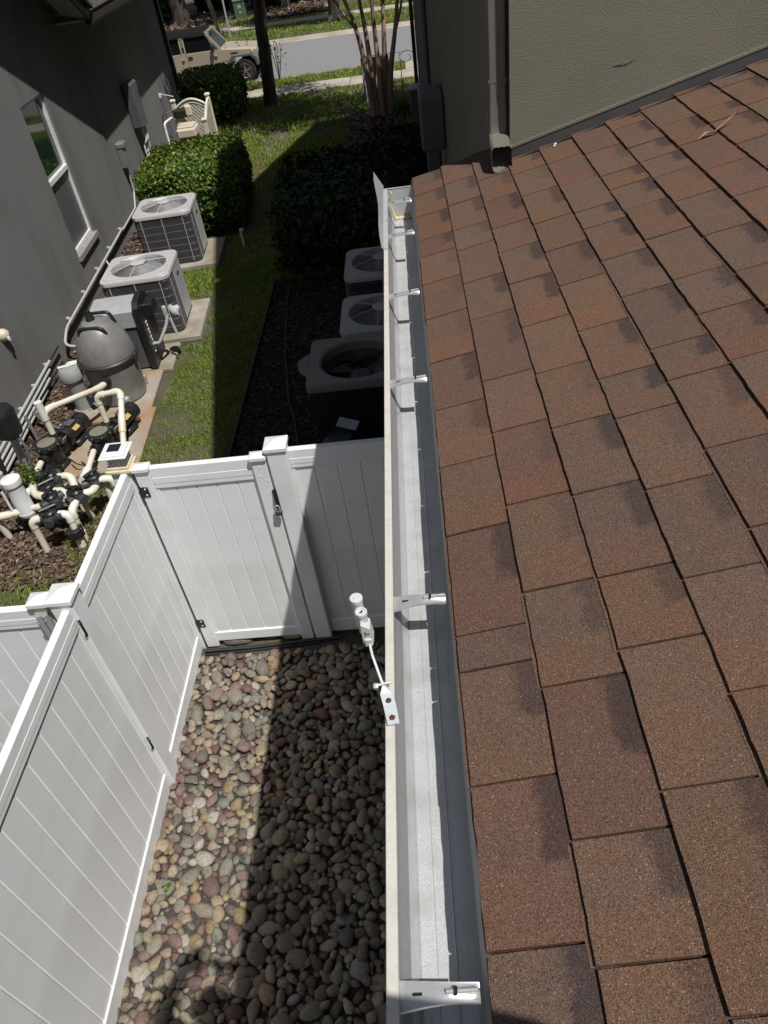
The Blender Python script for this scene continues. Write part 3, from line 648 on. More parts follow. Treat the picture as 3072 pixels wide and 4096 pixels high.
# ================================================================ white vinyl fences and gates
def pyramid_cap(mb, c, w, z):
    x, y = c; h = w/2
    mb.box((x, y, z+.014), (w+.022, w+.022, .028), b=.003)
    q = h+.011
    mb.add([(x-q, y-q, z+.027), (x+q, y-q, z+.027), (x+q, y+q, z+.027), (x-q, y+q, z+.027), (x, y, z+.058)], [[0, 1, 4], [1, 2, 4], [2, 3, 4], [3, 0, 4]])
def post(parent, x, y, top, cap=True, w=.127, m='vinyl'):
    mb = MB(); mb.box((x, y, (top-.1)/2), (w, w, top+.1), b=.006); p = mb.build('post', M[m], parent)
    if cap: mb = MB(); pyramid_cap(mb, (x, y), w, top); mb.build('cap', M['vinyl'], p, smooth=20)
    return p
def panel(parent, a, b, z_lo, z_hi, bw=.1555, rail_t=.045, rail_h=.145, bot_h=.14, off=0, face=1):
    """boards and rails between points a and b (xy)"""
    a = Vector((*a, 0)); b = Vector((*b, 0)); d = (b-a); L = d.length; d.normalize(); n = Vector((-d.y, d.x, 0)); ang = math.atan2(d.y, d.x)
    mb = MB(); mb.box((a+b)/2+Vector((0, 0, z_hi-rail_h/2)), (L, rail_t, rail_h), rz=ang, b=.004)
    rl = mb.build('top_rail', M['vinyl'], parent)
    mb = MB()
    for s_ in (-1, 1): mb.box((a+b)/2+n*(rail_t/2*s_)+Vector((0, 0, z_hi-rail_h*.62)), (L-.004, .004, rail_h*.30), rz=ang, b=.0015)
    mb.build('rail_profile', M['vinyl'], rl)
    mb = MB(); mb.box((a+b)/2+Vector((0, 0, z_lo+bot_h/2)), (L, rail_t, bot_h), rz=ang, b=.004); mb.build('bottom_rail', M['vinyl'], parent)
    nb = max(1, round(L/bw)); w = L/nb; me = None
    h = z_hi-rail_h-(z_lo+bot_h)+.03; zc = (z_hi-rail_h+z_lo+bot_h)/2
    off_ = offset_of(parent)
    for i in range(nb):
        c = a+d*(w*(i+.5))+Vector((0, 0, zc))
        if me is None:
            mb = MB(); mb.box((0, 0, 0), (w-.0035, .0215, h), b=.0045); o = mb.build('board', M['vinyl'], parent); me = o.data; me.transform(Matrix.Translation(off_))
        else: o = obj('board', me, None, parent)
        o.location = c-off_; o.rotation_euler = (0, 0, ang+random.uniform(-.0015, .0015))
    mb = MB(); mb.box((a+b)/2+Vector((0, 0, zc)), (L-.01, .010, h-.01), rz=ang); mb.build('board_tongue', M['vinyl'], parent)
    for e, s_ in ((a, 1), (b, -1)): mb = MB(); mb.box(e+d*(s_*.011)+Vector((0, 0, zc)), (.022, .034, h-.03), rz=ang, b=.002); mb.build('side_channel', M['vinyl'], parent)

FX = -2.055
lf = thing('vinyl_fence', 'long white vinyl privacy fence running beside the river stones', 'fence', (FX, 2.7, 0))
post(lf, FX-.01, 3.915, 1.835, cap=False); post(lf, FX, 2.725, 1.87); post(lf, FX, .20, 1.87)
panel(lf, (FX+.02, 3.85), (FX+.02, 2.79), .03, 1.83, bw=.152)
panel(lf, (FX+.02, 2.66), (FX+.02, .265), .03, 1.83, bw=.16)
for z in (1.68, .54):
    mb = MB(); x = FX+.052; mb.tube([(x, 2.665, z+.055), (x+.012, 2.655, z+.05), (x+.006, 2.66, z+.015), (x+.006, 2.66, z-.02), (x+.012, 2.652, z-.045), (x, 2.655, z-.06)], .007, 8)
    mb.lathe([(.011, 0), (.011, .008)], (x+.002, 2.662, z+.052), 10, axis=(1, 0, 0)); mb.lathe([(.011, 0), (.011, .008)], (x+.002, 2.655, z-.055), 10, axis=(1, 0, 0)); mb.build('hinge_pin', M['black_metal'], lf, smooth=40)
# right hand stretch between gate post and house wall
rf = thing('vinyl_fence', 'short white vinyl fence panel and post between gate and house wall', 'fence', (-1.015, 3.9, 0))
post(rf, -1.018, 3.905, 1.885)
panel(rf, (-.955, 3.93), (.42, 3.93), .03, 1.84)
# gate
gt = thing('fence_gate', 'white vinyl gate with black hinges beside the solar post light', 'gate', (-1.5, 3.88, 0))
for (x, w, nm) in ((-1.925, .095, 'stile'), (-1.145, .095, 'stile')):
    mb = MB(); mb.box((x, 3.872, .93), (w, .055, 1.80), b=.004); st = mb.build('stile', M['vinyl'], gt)
    mb = MB(); mb.box((x, 3.872, 1.842), (w+.018, .085, .026), b=.003)
    q, r2 = w/2+.009, .0425; mb.add([(x-q, 3.872-r2, 1.855), (x+q, 3.872-r2, 1.855), (x+q, 3.872+r2, 1.855), (x-q, 3.872+r2, 1.855), (x-q*.5, 3.872, 1.872), (x+q*.5, 3.872, 1.872)], [[0, 1, 5, 4], [1, 2, 5], [2, 3, 4, 5], [3, 0, 4]]); mb.build('cap', M['vinyl'], st)
    for (dx, z) in ((.0, 1.775), (-.005, 1.70), (.03, 1.66), (-.02, .115), (.0, .075), (.022, .15)):
        mb = MB(); mb.lathe([(.0055, 0), (.005, .0025), (.001, .0035)], (x+dx, 3.8446, z), 8, axis=(0, -1, 0)); mb.build('rivet', M['vinyl'], st, smooth=40)
panel(gt, (-1.878, 3.885), (-1.192, 3.885), .075, 1.835, bw=.147, rail_h=.17, bot_h=.10)
for z in (1.66, .32):
    mb = MB(); mb.box((-1.945, 3.842, z), (.05, .006, .085), b=.001); mb.box((-1.975, 3.848, z), (.012, .02, .10), b=.002); h_ = mb.build('hinge', M['black_metal'], gt)
    for dz in (-.024, .026):
        mb = MB(); mb.lathe([(.008, 0), (.007, .003), (.001, .005)], (-1.94+.004*dz*40*.1, 3.839, z+dz), 8, axis=(0, -1, 0)); mb.build('bolt', M['hanger'], h_, smooth=40)
mb = MB(); mb.box((-1.095, 3.842, 1.50), (.018, .02, .16), b=.003); mb.tube([(-1.098, 3.838, 1.56), (-1.092, 3.815, 1.52), (-1.092, 3.815, 1.47)], .006, 8); mb.build('latch', M['black_metal'], gt)
mb = MB(); mb.box((-1.09, 3.885, .93), (.03, .02, 1.74)); mb.build('latch_strip', M['vinyl'], gt)
pl = thing('padlock', 'small brown grey padlock hanging from the gate latch', 'padlock', (-1.092, 3.81, 1.40))
M['lockbody'] = mat('padlock_body', (.13, .105, .09), rough=.4, metal=.5)
mb = MB(); mb.box((-1.090, 3.806, 1.405), (.048, .022, .042), b=.004, rot=Matrix.Rotation(.12, 4, 'Y')); mb.build('body', M['lockbody'], pl)
mb = MB(); mb.tube(bend([(-1.106, 3.806, 1.42), (-1.106, 3.806, 1.462), (-1.092, 3.806, 1.474), (-1.078, 3.806, 1.462), (-1.078, 3.806, 1.42)], .012), .0042, 8); mb.build('shackle', M['hanger'], pl, smooth=60)
# solar cap light on the corner post
sp = thing('solar_post_light', 'square white solar cap light on the yellowed corner fence post', 'post light', (FX-.01, 3.915, 1.83))
cx, cy = FX-.01, 3.915
mb = MB(); mb.box((cx, cy, 1.845), (.165, .165, .028), b=.006); mb.box((cx, cy, 1.868), (.145, .145, .02), b=.004); mb.build('base', M['vinyl_yellow'], sp)
mb = MB(); mb.box((cx, cy, 1.915), (.115, .115, .08), b=.004); ln = mb.build('lens', M['clear'], sp)
for s_ in (-1, 1):
    for ax in (0, 1):
        for t in (-.035, 0, .035):
            mb = MB(); pts = [(cx+t+.018*math.sin(k*.8)*s_, cy+s_*.062, 1.878+.012*k) if ax == 0 else (cx+s_*.062, cy+t+.018*math.sin(k*.8), 1.878+.012*k) for k in range(7)]
            mb.tube(pts, .002, 5); mb.build('scroll', M['vinyl'], ln, smooth=60)
mb = MB(); mb.box((cx, cy, 1.962), (.185, .185, .014), b=.006); mb.box((cx, cy, 1.974), (.15, .15, .014), b=.005); mb.box((cx, cy, 1.984), (.118, .118, .008), b=.003); lid = mb.build('lid', M['white_paint'], sp)
mb = MB(); mb.box((cx, cy, 1.9895), (.082, .082, .004), b=.001); mb.build('solar_cell', M['solar'], lid)
# side gate that leaves the near post towards the neighbour
sg = thing('side_gate', 'white vinyl gate with a yellowed end post leading towards the grey house', 'gate', (-2.6, 2.72, 0))
mb = MB(); mb.box((-2.205, 2.735, .93), (.085, .07, 1.82), b=.004); st = mb.build('end_post', M['vinyl_yellow'], sg)
mb = MB(); mb.box((-2.205, 2.735, 1.845), (.112, .10, .03), b=.004); mb.add([(-2.261, 2.685, 1.859), (-2.149, 2.685, 1.859), (-2.149, 2.785, 1.859), (-2.261, 2.785, 1.859), (-2.205, 2.735, 1.885)], [[0, 1, 4], [1, 2, 4], [2, 3, 4], [3, 0, 4]]); mb.build('cap', M['vinyl'], st)
panel(sg, (-3.5, 2.735), (-2.25, 2.735), .06, 1.80, bw=.15, bot_h=.12)
mb = MB(); mb.prism([(-2.232, 2.696), (-2.232, 2.675), (-2.215, 2.655), (-2.195, 2.668), (-2.175, 2.655), (-2.160, 2.675), (-2.160, 2.696)], 1.20, 1.79, lambda a, b, c: (a, c, b)); br = mb.build('aluminium_bracket', M['galv_front'], sg)
for (dx, z) in ((-.218, 1.765), (-.172, 1.765), (-.218, 1.745)):
    mb = MB(); mb.lathe([(.006, 0), (.005, .004)], (-2.0+dx, 2.654, z), 8, axis=(0, -1, 0)); mb.build('screw', M['hanger'], br)
mb = MB(); mb.box((-3.56, 2.735, .95), (.127, .127, 2.0), b=.006); mb.build('post', M['vinyl'], sg)
mb = MB(); mb.tube([(-1.985, 3.80, .035), (-1.6, 3.805, .03), (-1.15, 3.83, .035), (-.9, 3.84, .03)], .014, 8); mb.tube([(-1.985, 3.775, .02), (-1.6, 3.785, .018), (-1.05, 3.815, .02)], .009, 8)
mb.build('garden_edging', M['black'], None, smooth=60, label='black plastic edging strip across the stones in front of the gate', cat='edging')
mb = MB(); mb.tube([(-.62, 3.60, .05), (-.45, 3.52, .06), (-.2, 3.4, .07), (.1, 3.3, .10)], .028, 10); mb.build('drain_hose', mat('hose_grey_green', (.16, .185, .18), rough=.5), None, smooth=60, label='grey green drain hose lying on the shaded stones below the gutter', cat='hose')

# ================================================================ neighbour's grey house
LD = Vector((-.0635, 1, 0)).normalized(); LN = Vector((1, .0635, 0)).normalized(); LP = Vector((-4.88, 7.97, 0))
def L(y, z, off=0.0):                                   # point on / in front of the grey wall at world depth y
    s = (y-7.97)/LD.y
    p = LP+LD*s+LN*off; return Vector((p.x, p.y, z))
nh = thing('neighbor_house', 'dark grey stucco house with gable soffit beside the air conditioners', 'house', L(12, 0, -2))
WY0, WY1 = 2.0, 21.6
win = (11.0, 12.03, .70, 2.77)
mb = MB()
def wallquad(y0, y1, z0, z1, z0b=None, z1b=None):
    mb.add([L(y0, z0), L(y1, z0), L(y1, z1 if z1b is None else z1b), L(y0, z1)], [[0, 1, 2, 3]])
wallquad(WY0, win[0], -.1, 3.43); wallquad(win[1], WY1, -.1, 3.43); wallquad(win[0], win[1], -.1, win[2]); wallquad(win[0], win[1], win[3], 3.43)
mb.add([L(WY0, 3.45), L(13.9, 3.45), L(5.2, 7.75), L(WY0, 6.2)], [[0, 1, 2, 3]])
for (y0, y1, z0, z1) in ((win[0], win[0], win[2], win[3]), (win[1], win[1], win[2], win[3])): mb.add([L(y0, z0), L(y0, z1), L(y0, z1, -.11), L(y0, z0, -.11)], [[0, 1, 2, 3]])
mb.add([L(win[0], win[3]), L(win[1], win[3]), L(win[1], win[3], -.11), L(win[0], win[3], -.11)], [[0, 1, 2, 3]])
mb.add([L(WY1, -.1), L(WY1, 3.43), L(WY1, 3.43, -6), L(WY1, -.1, -6)], [[0, 1, 2, 3]])
mb.build('wall', M['stucco_dark'], nh)
mb = MB(); mb.add([L(WY0, 3.428, -.004), L(13.9, 3.428, -.004), L(13.9, 3.452, -.004), L(WY0, 3.452, -.004)], [[0, 1, 2, 3]]); mb.build('control_joint', M['black'], nh)
mb = MB(); mb.add([L(WY1-.12, 0, .012), L(WY1+.01, 0, .012), L(WY1+.01, 3.3, .012), L(WY1-.12, 3.3, .012)], [[0, 1, 2, 3]]); mb.box(L(WY1-.05, 1.6, .05), (.08, .1, 3.3)); mb.build('corner_strip', M['trim_dark'], nh)  # flat dark strip and dark upright box along the wall end
# rake: rises towards the camera from the eave corner
def slabp(pts, t, name, m, parent):
    mb = MB(); lo = [Vector(p) for p in pts]; hi = [p+Vector((0, 0, t)) for p in lo]; mb.add(lo+hi, [[3, 2, 1, 0], [4, 5, 6, 7]]+[[i, (i+1) % 4, (i+1) % 4+4, i+4] for i in range(4)]); return mb.build(name, m, parent)
M['soffit'] = mat('soffit_beige', (.33, .31, .28), rough=.8)
RC, RT = 13.62, 5.2                                       # rake corner depth, ridge depth
zc = 3.36
slabp([L(RC+.28, zc+.04, .0), L(RC, zc+.02, .55), L(RT, zc+4.22, .55), L(RT, zc+4.36, .0)], .03, 'rake_soffit', M['soffit'], nh)
slabp([L(RC, zc-.03, .55), L(RC, zc-.03, .59), L(RT, zc+4.17, .59), L(RT, zc+4.17, .55)], .17, 'rake_fascia', M['trim_dark'], nh)
rr = slabp([L(RC-.02, zc+.15, .66), L(RC-.02, zc+.15, -3.2), L(RT, zc+4.36, -3.2), L(RT, zc+4.36, .66)], .05, 'rake_roof', M['roof_dark'], nh)
# eave beyond the corner
slabp([L(RC, zc+.0, .0), L(WY1+.5, zc+.0, .0), L(WY1+.5, zc+.0, .5), L(RC, zc+.0, .5)], .03, 'eave_soffit', M['soffit'], nh)
eg = MB(); g0 = [(.48, zc-.06), (.58, zc-.06), (.61, zc-.01), (.62, zc+.08), (.60, zc+.08), (.585, zc+.0), (.5, zc-.04), (.48, zc+.08)]
vs = [L(RC-.06, z, o) for o, z in g0]+[L(WY1+.5, z, o) for o, z in g0]; n = len(g0); eg.add(vs, [list(range(n))]+[[i, (i+1) % n, (i+1) % n+n, i+n] for i in range(n)]); eg.build('eave_gutter', M['trim_dark'], nh)
er = slabp([L(RC-.1, zc+.07, .58), L(WY1+.5, zc+.07, .58), L(WY1+.5, zc+2.2, -3.7), L(RC-.1, zc+2.2, -3.7)], .05, 'eave_roof', M['roof_dark'], nh)
for k in range(2):
    for j in range(8):
        a = RC-.08+j*.3; o0 = .60-k*.13
        slabp([L(a, zc+.125+k*.065, o0), L(a+.285, zc+.125+k*.065, o0), L(a+.285, zc+.19+k*.065, o0-.14), L(a, zc+.19+k*.065, o0-.14)], .012, 'shingle', M['roof_dark'], er)
slabp([L(RC-.02, zc+.10, .50), L(RC+.10, zc+.10, .50), L(RC+.10, zc+.10, .53), L(RC-.02, zc+.10, .53)], .14, 'eave_end_plate', M['dark_grey'], nh)
# window
wd = MB(); fo = -.07
def lb(y0, y1, z0, z1, o0, o1):
    vs = [L(y, z, o) for o in (o0, o1) for z in (z0, z1) for y in (y0, y1)]
    return vs, [[0, 1, 3, 2], [4, 6, 7, 5], [0, 4, 5, 1], [2, 3, 7, 6], [0, 2, 6, 4], [1, 5, 7, 3]]
zm = 1.74
for q in ((win[0], win[0]+.045, win[2]+.06, win[3]), (win[1]-.045, win[1], win[2]+.06, win[3]), (win[0]+.045, win[1]-.045, win[3]-.045, win[3]), (win[0]+.045, win[1]-.045, win[2]+.06, win[2]+.115)): wd.add(*lb(*q, -.10, -.035))
wd = wd.build('window', M['white_paint'], nh)
mb = MB(); mb.add(*lb(win[0]+.045, win[1]-.045, zm, zm+.06, -.10, -.02)); mb.build('meeting_rail', M['white_paint'], wd)
mb = MB(); mb.add(*lb(win[0]+.04, win[1]-.04, zm+.03, win[3]-.04, -.085, -.08)); mb.build('pane', M['pane'], wd)
mb = MB(); mb.add(*lb(win[0]+.04, win[1]-.04, win[2]+.1, zm+.03, -.07, -.066)); mb.build('screen', M['screen_pane'], wd)
mb = MB(); mb.add(*lb(win[0]-.04, win[1]+.04, win[2]-.02, win[2]+.055, -.105, .045)); mb.build('sill', mat('sill_taupe', (.30, .28, .255), rough=.8), wd)

def Lbox(mb, y, z, dy, dz, dout, base=0.0, b=.01):
    rot = Matrix(((LN.x, LD.x, 0, 0), (LN.y, LD.y, 0, 0), (0, 0, 1, 0), (0, 0, 0, 1)))
    mb.box(L(y, z, base+dout/2), (dout, dy, dz), b=b, rot=rot)
# tankless water heater
t = thing('water_heater', 'dark grey tankless water heater box mounted on the grey house wall', 'water heater', L(16.6, 1.3, .1))
mb = MB(); Lbox(mb, 16.45, 1.66, .47, .80, .22, b=.03); bd = mb.build('cabinet', M['dark_grey'], t)
mb = MB(); Lbox(mb, 16.33, 1.74, .012, .07, .05, .09, b=.002); mb.build('sticker', M['sticker'], bd)
mb = MB(); Lbox(mb, 16.60, 1.99, .16, .03, .03, .26, b=.004); mb.build('vent', M['black'], bd)
mb = MB()
for dy, zz in ((-.12, .5), (.0, .7), (.1, .3)): mb.tube(bend([L(16.55+dy, 1.27, .14), L(16.55+dy, 1.0, .14), L(16.50+dy, .95, .08), L(16.50+dy, zz*.3, .05)], .04), .017, 8)
mb.build('pipe', M['pvc_white'], t, smooth=60)
mb = MB(); mb.cyl(L(16.8, 1.28, .10), L(16.8, .35, .06), .014); Lbox(mb, 16.8, .82, .04, .14, .05, .05); mb.build('cable', M['conduit'], t)
# disconnect box + conduit
t = thing('disconnect_box', 'blue grey electrical box with conduit on the grey house wall', 'electrical box', L(14.8, .9, .05))
mb = MB(); Lbox(mb, 14.75, 1.18, .24, .42, .12, b=.012); bd = mb.build('cabinet', M['blue_grey'], t)
mb = MB(); Lbox(mb, 14.75, 1.35, .26, .10, .15, b=.02); mb.build('hood', M['blue_grey'], bd)
mb = MB(); mb.tube(bend([L(14.75, .98, .06), L(14.75, .55, .05), L(14.72, .50, .04), L(14.5, .30, .04), L(13.2, .30, .04)], .05), .018, 8); mb.build('conduit', M['conduit'], t, smooth=60)
# gas meter
t = thing('gas_meter', 'small grey gas meter and piping behind the sunny boxwood', 'gas meter', L(15.6, .5, .2))
mb = MB(); mb.lathe([(.03, -.05), (.10, -.045), (.115, 0), (.10, .045), (.03, .05)], L(15.55, .72, .20), 16, axis=LN); mb.build('regulator', M['conduit'], t, smooth=40)
mb = MB(); Lbox(mb, 15.75, .46, .16, .2, .12, .12, b=.03); mb.build('meter_body', M['conduit'], t)
mb = MB(); mb.tube(bend([L(15.6, .66, .18), L(15.75, .66, .18), L(15.75, .1, .18)], .03), .02, 8); mb.build('pipe', M['conduit'], t, smooth=60)
# hose bracket
t = thing('wall_hook', 'white bracket sticking out of the grey wall near the lattice screen', 'bracket', L(19.4, 1.2, .05))
mb = MB(); mb.bar(L(19.3, 1.30, .0), L(19.3, 1.20, .32), .03, .012); mb.bar(L(19.3, 1.22, .0), L(19.3, 1.30, .02), .05, .09); mb.build('bracket_arm', M['white_paint'], t)
# wall lamp at the edge of frame
t = thing('wall_fixture', 'small round cream fixture on the grey wall above the pool pumps', 'wall light', L(7.86, 1.05, .03))
mb = MB(); mb.lathe([(.01, 0), (.075, .004), (.07, .05), (.045, .085), (.005, .095)], L(7.86, 1.06, .0), 18, axis=LN); mb.build('dome', M['beige_plastic'], t, smooth=50)
mb = MB(); mb.lathe([(.03, 0), (.03, .012)], L(7.83, 1.02, .085), 12, axis=LN); mb.build('lens', M['white_paint'], t, smooth=40)
# conduits clipped along the foot of the wall
for k, (zz, y0, y1) in enumerate(((.36, 9.3, 13.3), (.30, 6.0, 8.6), (.23, 5.6, 8.5), (.16, 5.4, 8.4), (.10, 5.4, 8.2))):
    lab = ['pale conduit clipped along the wall foot behind the air conditioners', 'uppermost pale conduit on the wall foot beside the pool pumps', 'second pale conduit on the wall foot beside the pool pumps', 'third pale conduit on the wall foot beside the pool pumps', 'lowest pale conduit on the wall foot beside the pool pumps'][k]
    mb = MB()
    if k == 0: mb.tube(bend([L(9.05, .22, .40), L(9.1, .24, .09), L(9.45, .34, .06), L(13.3, .34, .05)], .12), .02, 8)
    else: mb.tube([L(y0, zz, .045+.012*k), L(y1, zz, .045)], .019, 8)
    for j in range(5):
        yy = y0+.4+(y1-y0-.5)*j/4; Lbox(mb, yy, zz, .03, .055, .055, b=.004)
    mb.build('wall_conduit', M['conduit'], None, smooth=50, label=lab, cat='conduit', group='conduits on the grey wall')
mb = MB(); mb.tube(bend([L(11.9, .33, .05), L(11.9, .12, .12), L(12.1, .10, .45)], .08), .018, 8); mb.build('wall_conduit', M['pvc_white'], None, smooth=50, label='white bent drain pipe running from the wall to an air conditioner', cat='pipe')
mb = MB(); mb.tube([L(8.9, .12, .07), L(7.9, .16, .06), L(7.4, .12, .05)], .012, 6); mb.tube([L(9.0, .30, .05), L(8.2, .30, .05)], .012, 6); mb.build('black_cable', M['black'], None, label='thin black cable sagging along the grey wall foot', cat='cable')

# ================================================================ air conditioners
def rrect(w, d, r, n=6):
    pts = []
    for cx, cy, a0 in ((w/2-r, d/2-r, 0), (-w/2+r, d/2-r, 90), (-w/2+r, -d/2+r, 180), (w/2-r, -d/2+r, 270)):
        for i in range(n+1): a = R(a0+90*i/n); pts.append((cx+r*math.cos(a), cy+r*math.sin(a)))
    out = []
    for i, p in enumerate(pts):                             # extra points along the straight sides
        q = pts[(i+1) % len(pts)]; out.append(p); L_ = math.dist(p, q); k = int(L_/.07)
        out += [(p[0]+(q[0]-p[0])*j/(k+1), p[1]+(q[1]-p[1])*j/(k+1)) for j in range(1, k+1)]
    return out
def ac_unit(label, group, w=.94, h=.82, badge=True):
    t = thing('air_conditioner', label, 'air conditioner', (0, 0, 0), group)
    rr_ = rrect(w-.03, w-.03, .10, 5); n = len(rr_)
    mb = MB(); mb.add([(x*.95, y*.95, z) for z in (.03, h-.04) for x, y in rr_], [[i, (i+1) % n, (i+1) % n+n, i+n] for i in range(n)]); mb.build('coil', M['ac_dark'], t)
    mb = MB(); mb.add([(x, y, z) for z in (0, .035) for x, y in rr_], [[i, (i+1) % n, (i+1) % n+n, i+n] for i in range(n)]+[list(range(n, 2*n))]); mb.build('base_pan', M['ac_dark'], t)
    # vertical fin guard wires on the four sides
    mb = MB(); s_ = (w-.03)/2
    per = [Vector((x, y, 0)) for x, y in rr_]; acc = 0.0
    for i in range(n):
        p, q = per[i], per[(i+1) % n]; L_ = (q-p).length; d_ = .0165-acc
        while d_ < L_:
            w_ = p.lerp(q, d_/L_); mb.box((w_.x, w_.y, h/2), (.0055, .0055, h-.06), rz=math.atan2((q-p).y, (q-p).x)); d_ += .0165
        acc = L_-(d_-.0165)
    o = mb.build('fin_guard', M['ac_wire'], t, kind='stuff')
    for k in range(7):
        z = .09+(h-.17)*k/6; mb = MB(); pts = [Vector((x*1.004, y*1.004, z)) for x, y in rr_]; mb.tube(pts+[pts[0]], .0042, 5, cap=False); mb.build('guard_rail', M['ac_wire'], t)
    for x, y in ((-s_+.12, -s_-.004), (0, -s_-.004), (s_-.12, -s_-.004), (s_+.004, -s_+.12), (s_+.004, s_-.12), (0, s_+.004), (-s_-.004, 0)):
        mb = MB(); mb.box((x, y, h/2), (.010, .010, h-.06)); mb.build('guard_strut', M['ac_paint'], t)
    # panel with service cover on the +x side
    mb = MB(); mb.box((s_-.002, .12, h/2), (.02, .46, h-.08), b=.004); sp_ = mb.build('service_panel', M['ac_paint'], t)
    if badge:
        mb = MB(); mb.lathe([(.05, 0), (.052, .004), (.048, .006)], (0, 0, 0), 20); 
        vs = [Vector((s_+.006+v.z, .1+v.x*1.25, h-.2+v.y*.62)) for v in mb.v]; q = MB(); q.add(vs, mb.f); q.build('badge', mat('badge_blue', (.05, .08, .20), rough=.3), sp_)
    # top cover with round opening
    out = rrect(w, w, .12, 6); N = len(out); ri = w*.40
    inn = [(ri*math.cos(math.atan2(y, x)), ri*math.sin(math.atan2(y, x))) for x, y in out]
    mid = [(x*.90, y*.90) for x, y in out]
    mb = MB(); vs = [(x, y, h-.055) for x, y in out]+[(x, y, h-.012) for x, y in out]+[(x*.985, y*.985, h) for x, y in out]+[(x, y, h) for x, y in mid]+[(x*.985, y*.985, h+.012) for x, y in mid]+[(x*1.02, y*1.02, h+.014) for x, y in inn]+[(x, y, h+.004) for x, y in inn]+[(x, y, h-.08) for x, y in inn]
    mb.add(vs, [[k*N+i, k*N+(i+1) % N, (k+1)*N+(i+1) % N, (k+1)*N+i] for k in range(7) for i in range(N)]); mb.build('top_cover', M['ac_paint'], t, smooth=35)
    # domed wire fan guard
    mb = MB(); rs_ = np.linspace(.12, ri*1.0, 17)
    def dz(r): return h+.012+.035*(1-(r/ri)**2)
    for r in rs_: pts = [Vector((r*math.cos(a), r*math.sin(a), dz(r))) for a in np.linspace(0, 2*math.pi, 33)]; mb.tube(pts, .0020, 4, cap=False)
    for k in range(6):
        a = k*math.pi/3+.4; mb.tube([Vector((r*math.cos(a), r*math.sin(a), dz(r)+.004)) for r in np.linspace(.06, ri*1.05, 6)], .006, 5)
    mb.build('fan_guard', M['ac_paint'], t)
    mb = MB(); mb.lathe([(.105, 0), (.108, .012), (.09, .02), (.001, .021)], (0, 0, h+.045), 22); mb.build('hub_cap', M['ac_paint'], t, smooth=35)
    # fan
    mb = MB(); mb.lathe([(.10, -.10), (.10, -.02), (.09, 0)], (0, 0, h-.03), 14)
    for k in range(4):
        a0 = k*math.pi/2+.3; vs = []
        for i in range(6):
            r = .09+(ri-.12)*i/5
            for j in range(4): a = a0+(.25+.75*j/3*(1 if i else .8)); vs.append((r*math.cos(a), r*math.sin(a), h-.13+.03*j))
        mb.add(vs, [[4*i+j, 4*i+j+1, 4*(i+1)+j+1, 4*(i+1)+j] for i in range(5) for j in range(3)])
    mb.build('fan', M['fan'], t, smooth=50)
    mb = MB(); mb.lathe([(ri*.98, 0), (.001, 0)], (0, 0, h-.30), 20, cap=False); mb.build('inner_shade_disc', M['ac_dark'], t)  # dark disc stands in for the shade deep inside the cabinet
    return t
ac = ac_unit('grey louvred air conditioner closest to the sunny boxwood', 'grey air conditioners')
ac.location = (-4.02, 12.42, .085); ac.rotation_euler = (0, 0, R(3.6))
a2 = copy_tree(ac); a2.location = (-3.80, 9.90, .085); a2.rotation_euler = (0, 0, R(3.6)); a2['label'] = 'grey louvred air conditioner beside the pool heater'
for loc, lab in (((-.46, 9.2, .06), 'shaded grey air conditioner against the dark leafy hedge'), ((-.45, 7.78, .06), 'shaded grey air conditioner behind the open beige one')):
    a3 = copy_tree(ac); a3.location = loc; a3.rotation_euler = (0, 0, R(180)); a3['label'] = lab
def pad(x, y, w, d, h, label, m='concrete', rz_=0):
    mb = MB(); mb.box((x, y, h/2), (w, d, h), rz=rz_, b=.012); return mb.build('equipment_pad', M[m], None, label=label, cat='pad', group='concrete equipment pads')
pad(-3.88, 12.40, 1.22, 1.15, .085, 'concrete pad under the air conditioner by the boxwood', rz_=R(3.6)); pad(-3.68, 9.88, 1.16, 1.2, .085, 'mossy concrete pad under the air conditioner by the pool heater', rz_=R(3.6))
pad(-.45, 9.2, 1.05, 1.05, .06, 'concrete pad under the shaded air conditioner by the hedge'); pad(-.45, 7.78, 1.05, 1.05, .06, 'concrete pad under the shaded air conditioner in the middle')
# big heat pump, top with round ear
t = thing('heat_pump', 'large dark heat pump with beige top and open black fan in shade', 'heat pump', (-.68, 6.6, 0))
def ring_pts(z, k=1.0):
    base = rrect(1.0*k, .92*k, .05, 4); out = []
    for x, y in base: out.append((x-.68, y+6.6, z))
    return out
hb = .98
mb = MB(); b0, b1 = ring_pts(.05, .93), ring_pts(hb-.07, .93); n = len(b0); mb.add(b0+b1, [[i, (i+1) % n, (i+1) % n+n, i+n] for i in range(n)]); mb.build('cabinet', M['ac_dark'], t)
mb = MB()
for i in range(46):
    x = -.68-.465+.93*i/45; mb.box((x, 6.6-.43, .5), (.006, .006, .8)); mb.box((-.68-.468, 6.6-.43+.86*i/45, .5), (.006, .006, .8))
mb.build('louvre', M['ac_dark'], t)
out = ring_pts(0); N = len(out); ri = .375
ext = []
for (x, y, z) in out: ext.append((x, y))
ang = [math.atan2(y-6.6, x+.68) for x, y in ext]
mb = MB(); inn = [(-.68+ri*math.cos(a), 6.6+ri*math.sin(a)) for a in ang]
lay = [[(x, y, hb-.085) for x, y in ext], [(x, y, hb-.01) for x, y in ext], [(-.68+(x+.68)*.985, 6.6+(y-6.6)*.985, hb) for x, y in ext], [(-.68+(x+.68)*1.06, 6.6+(y-6.6)*1.06, hb) for x, y in inn], [(x, y, hb-.02) for x, y in inn], [(x, y, hb-.2) for x, y in inn]]
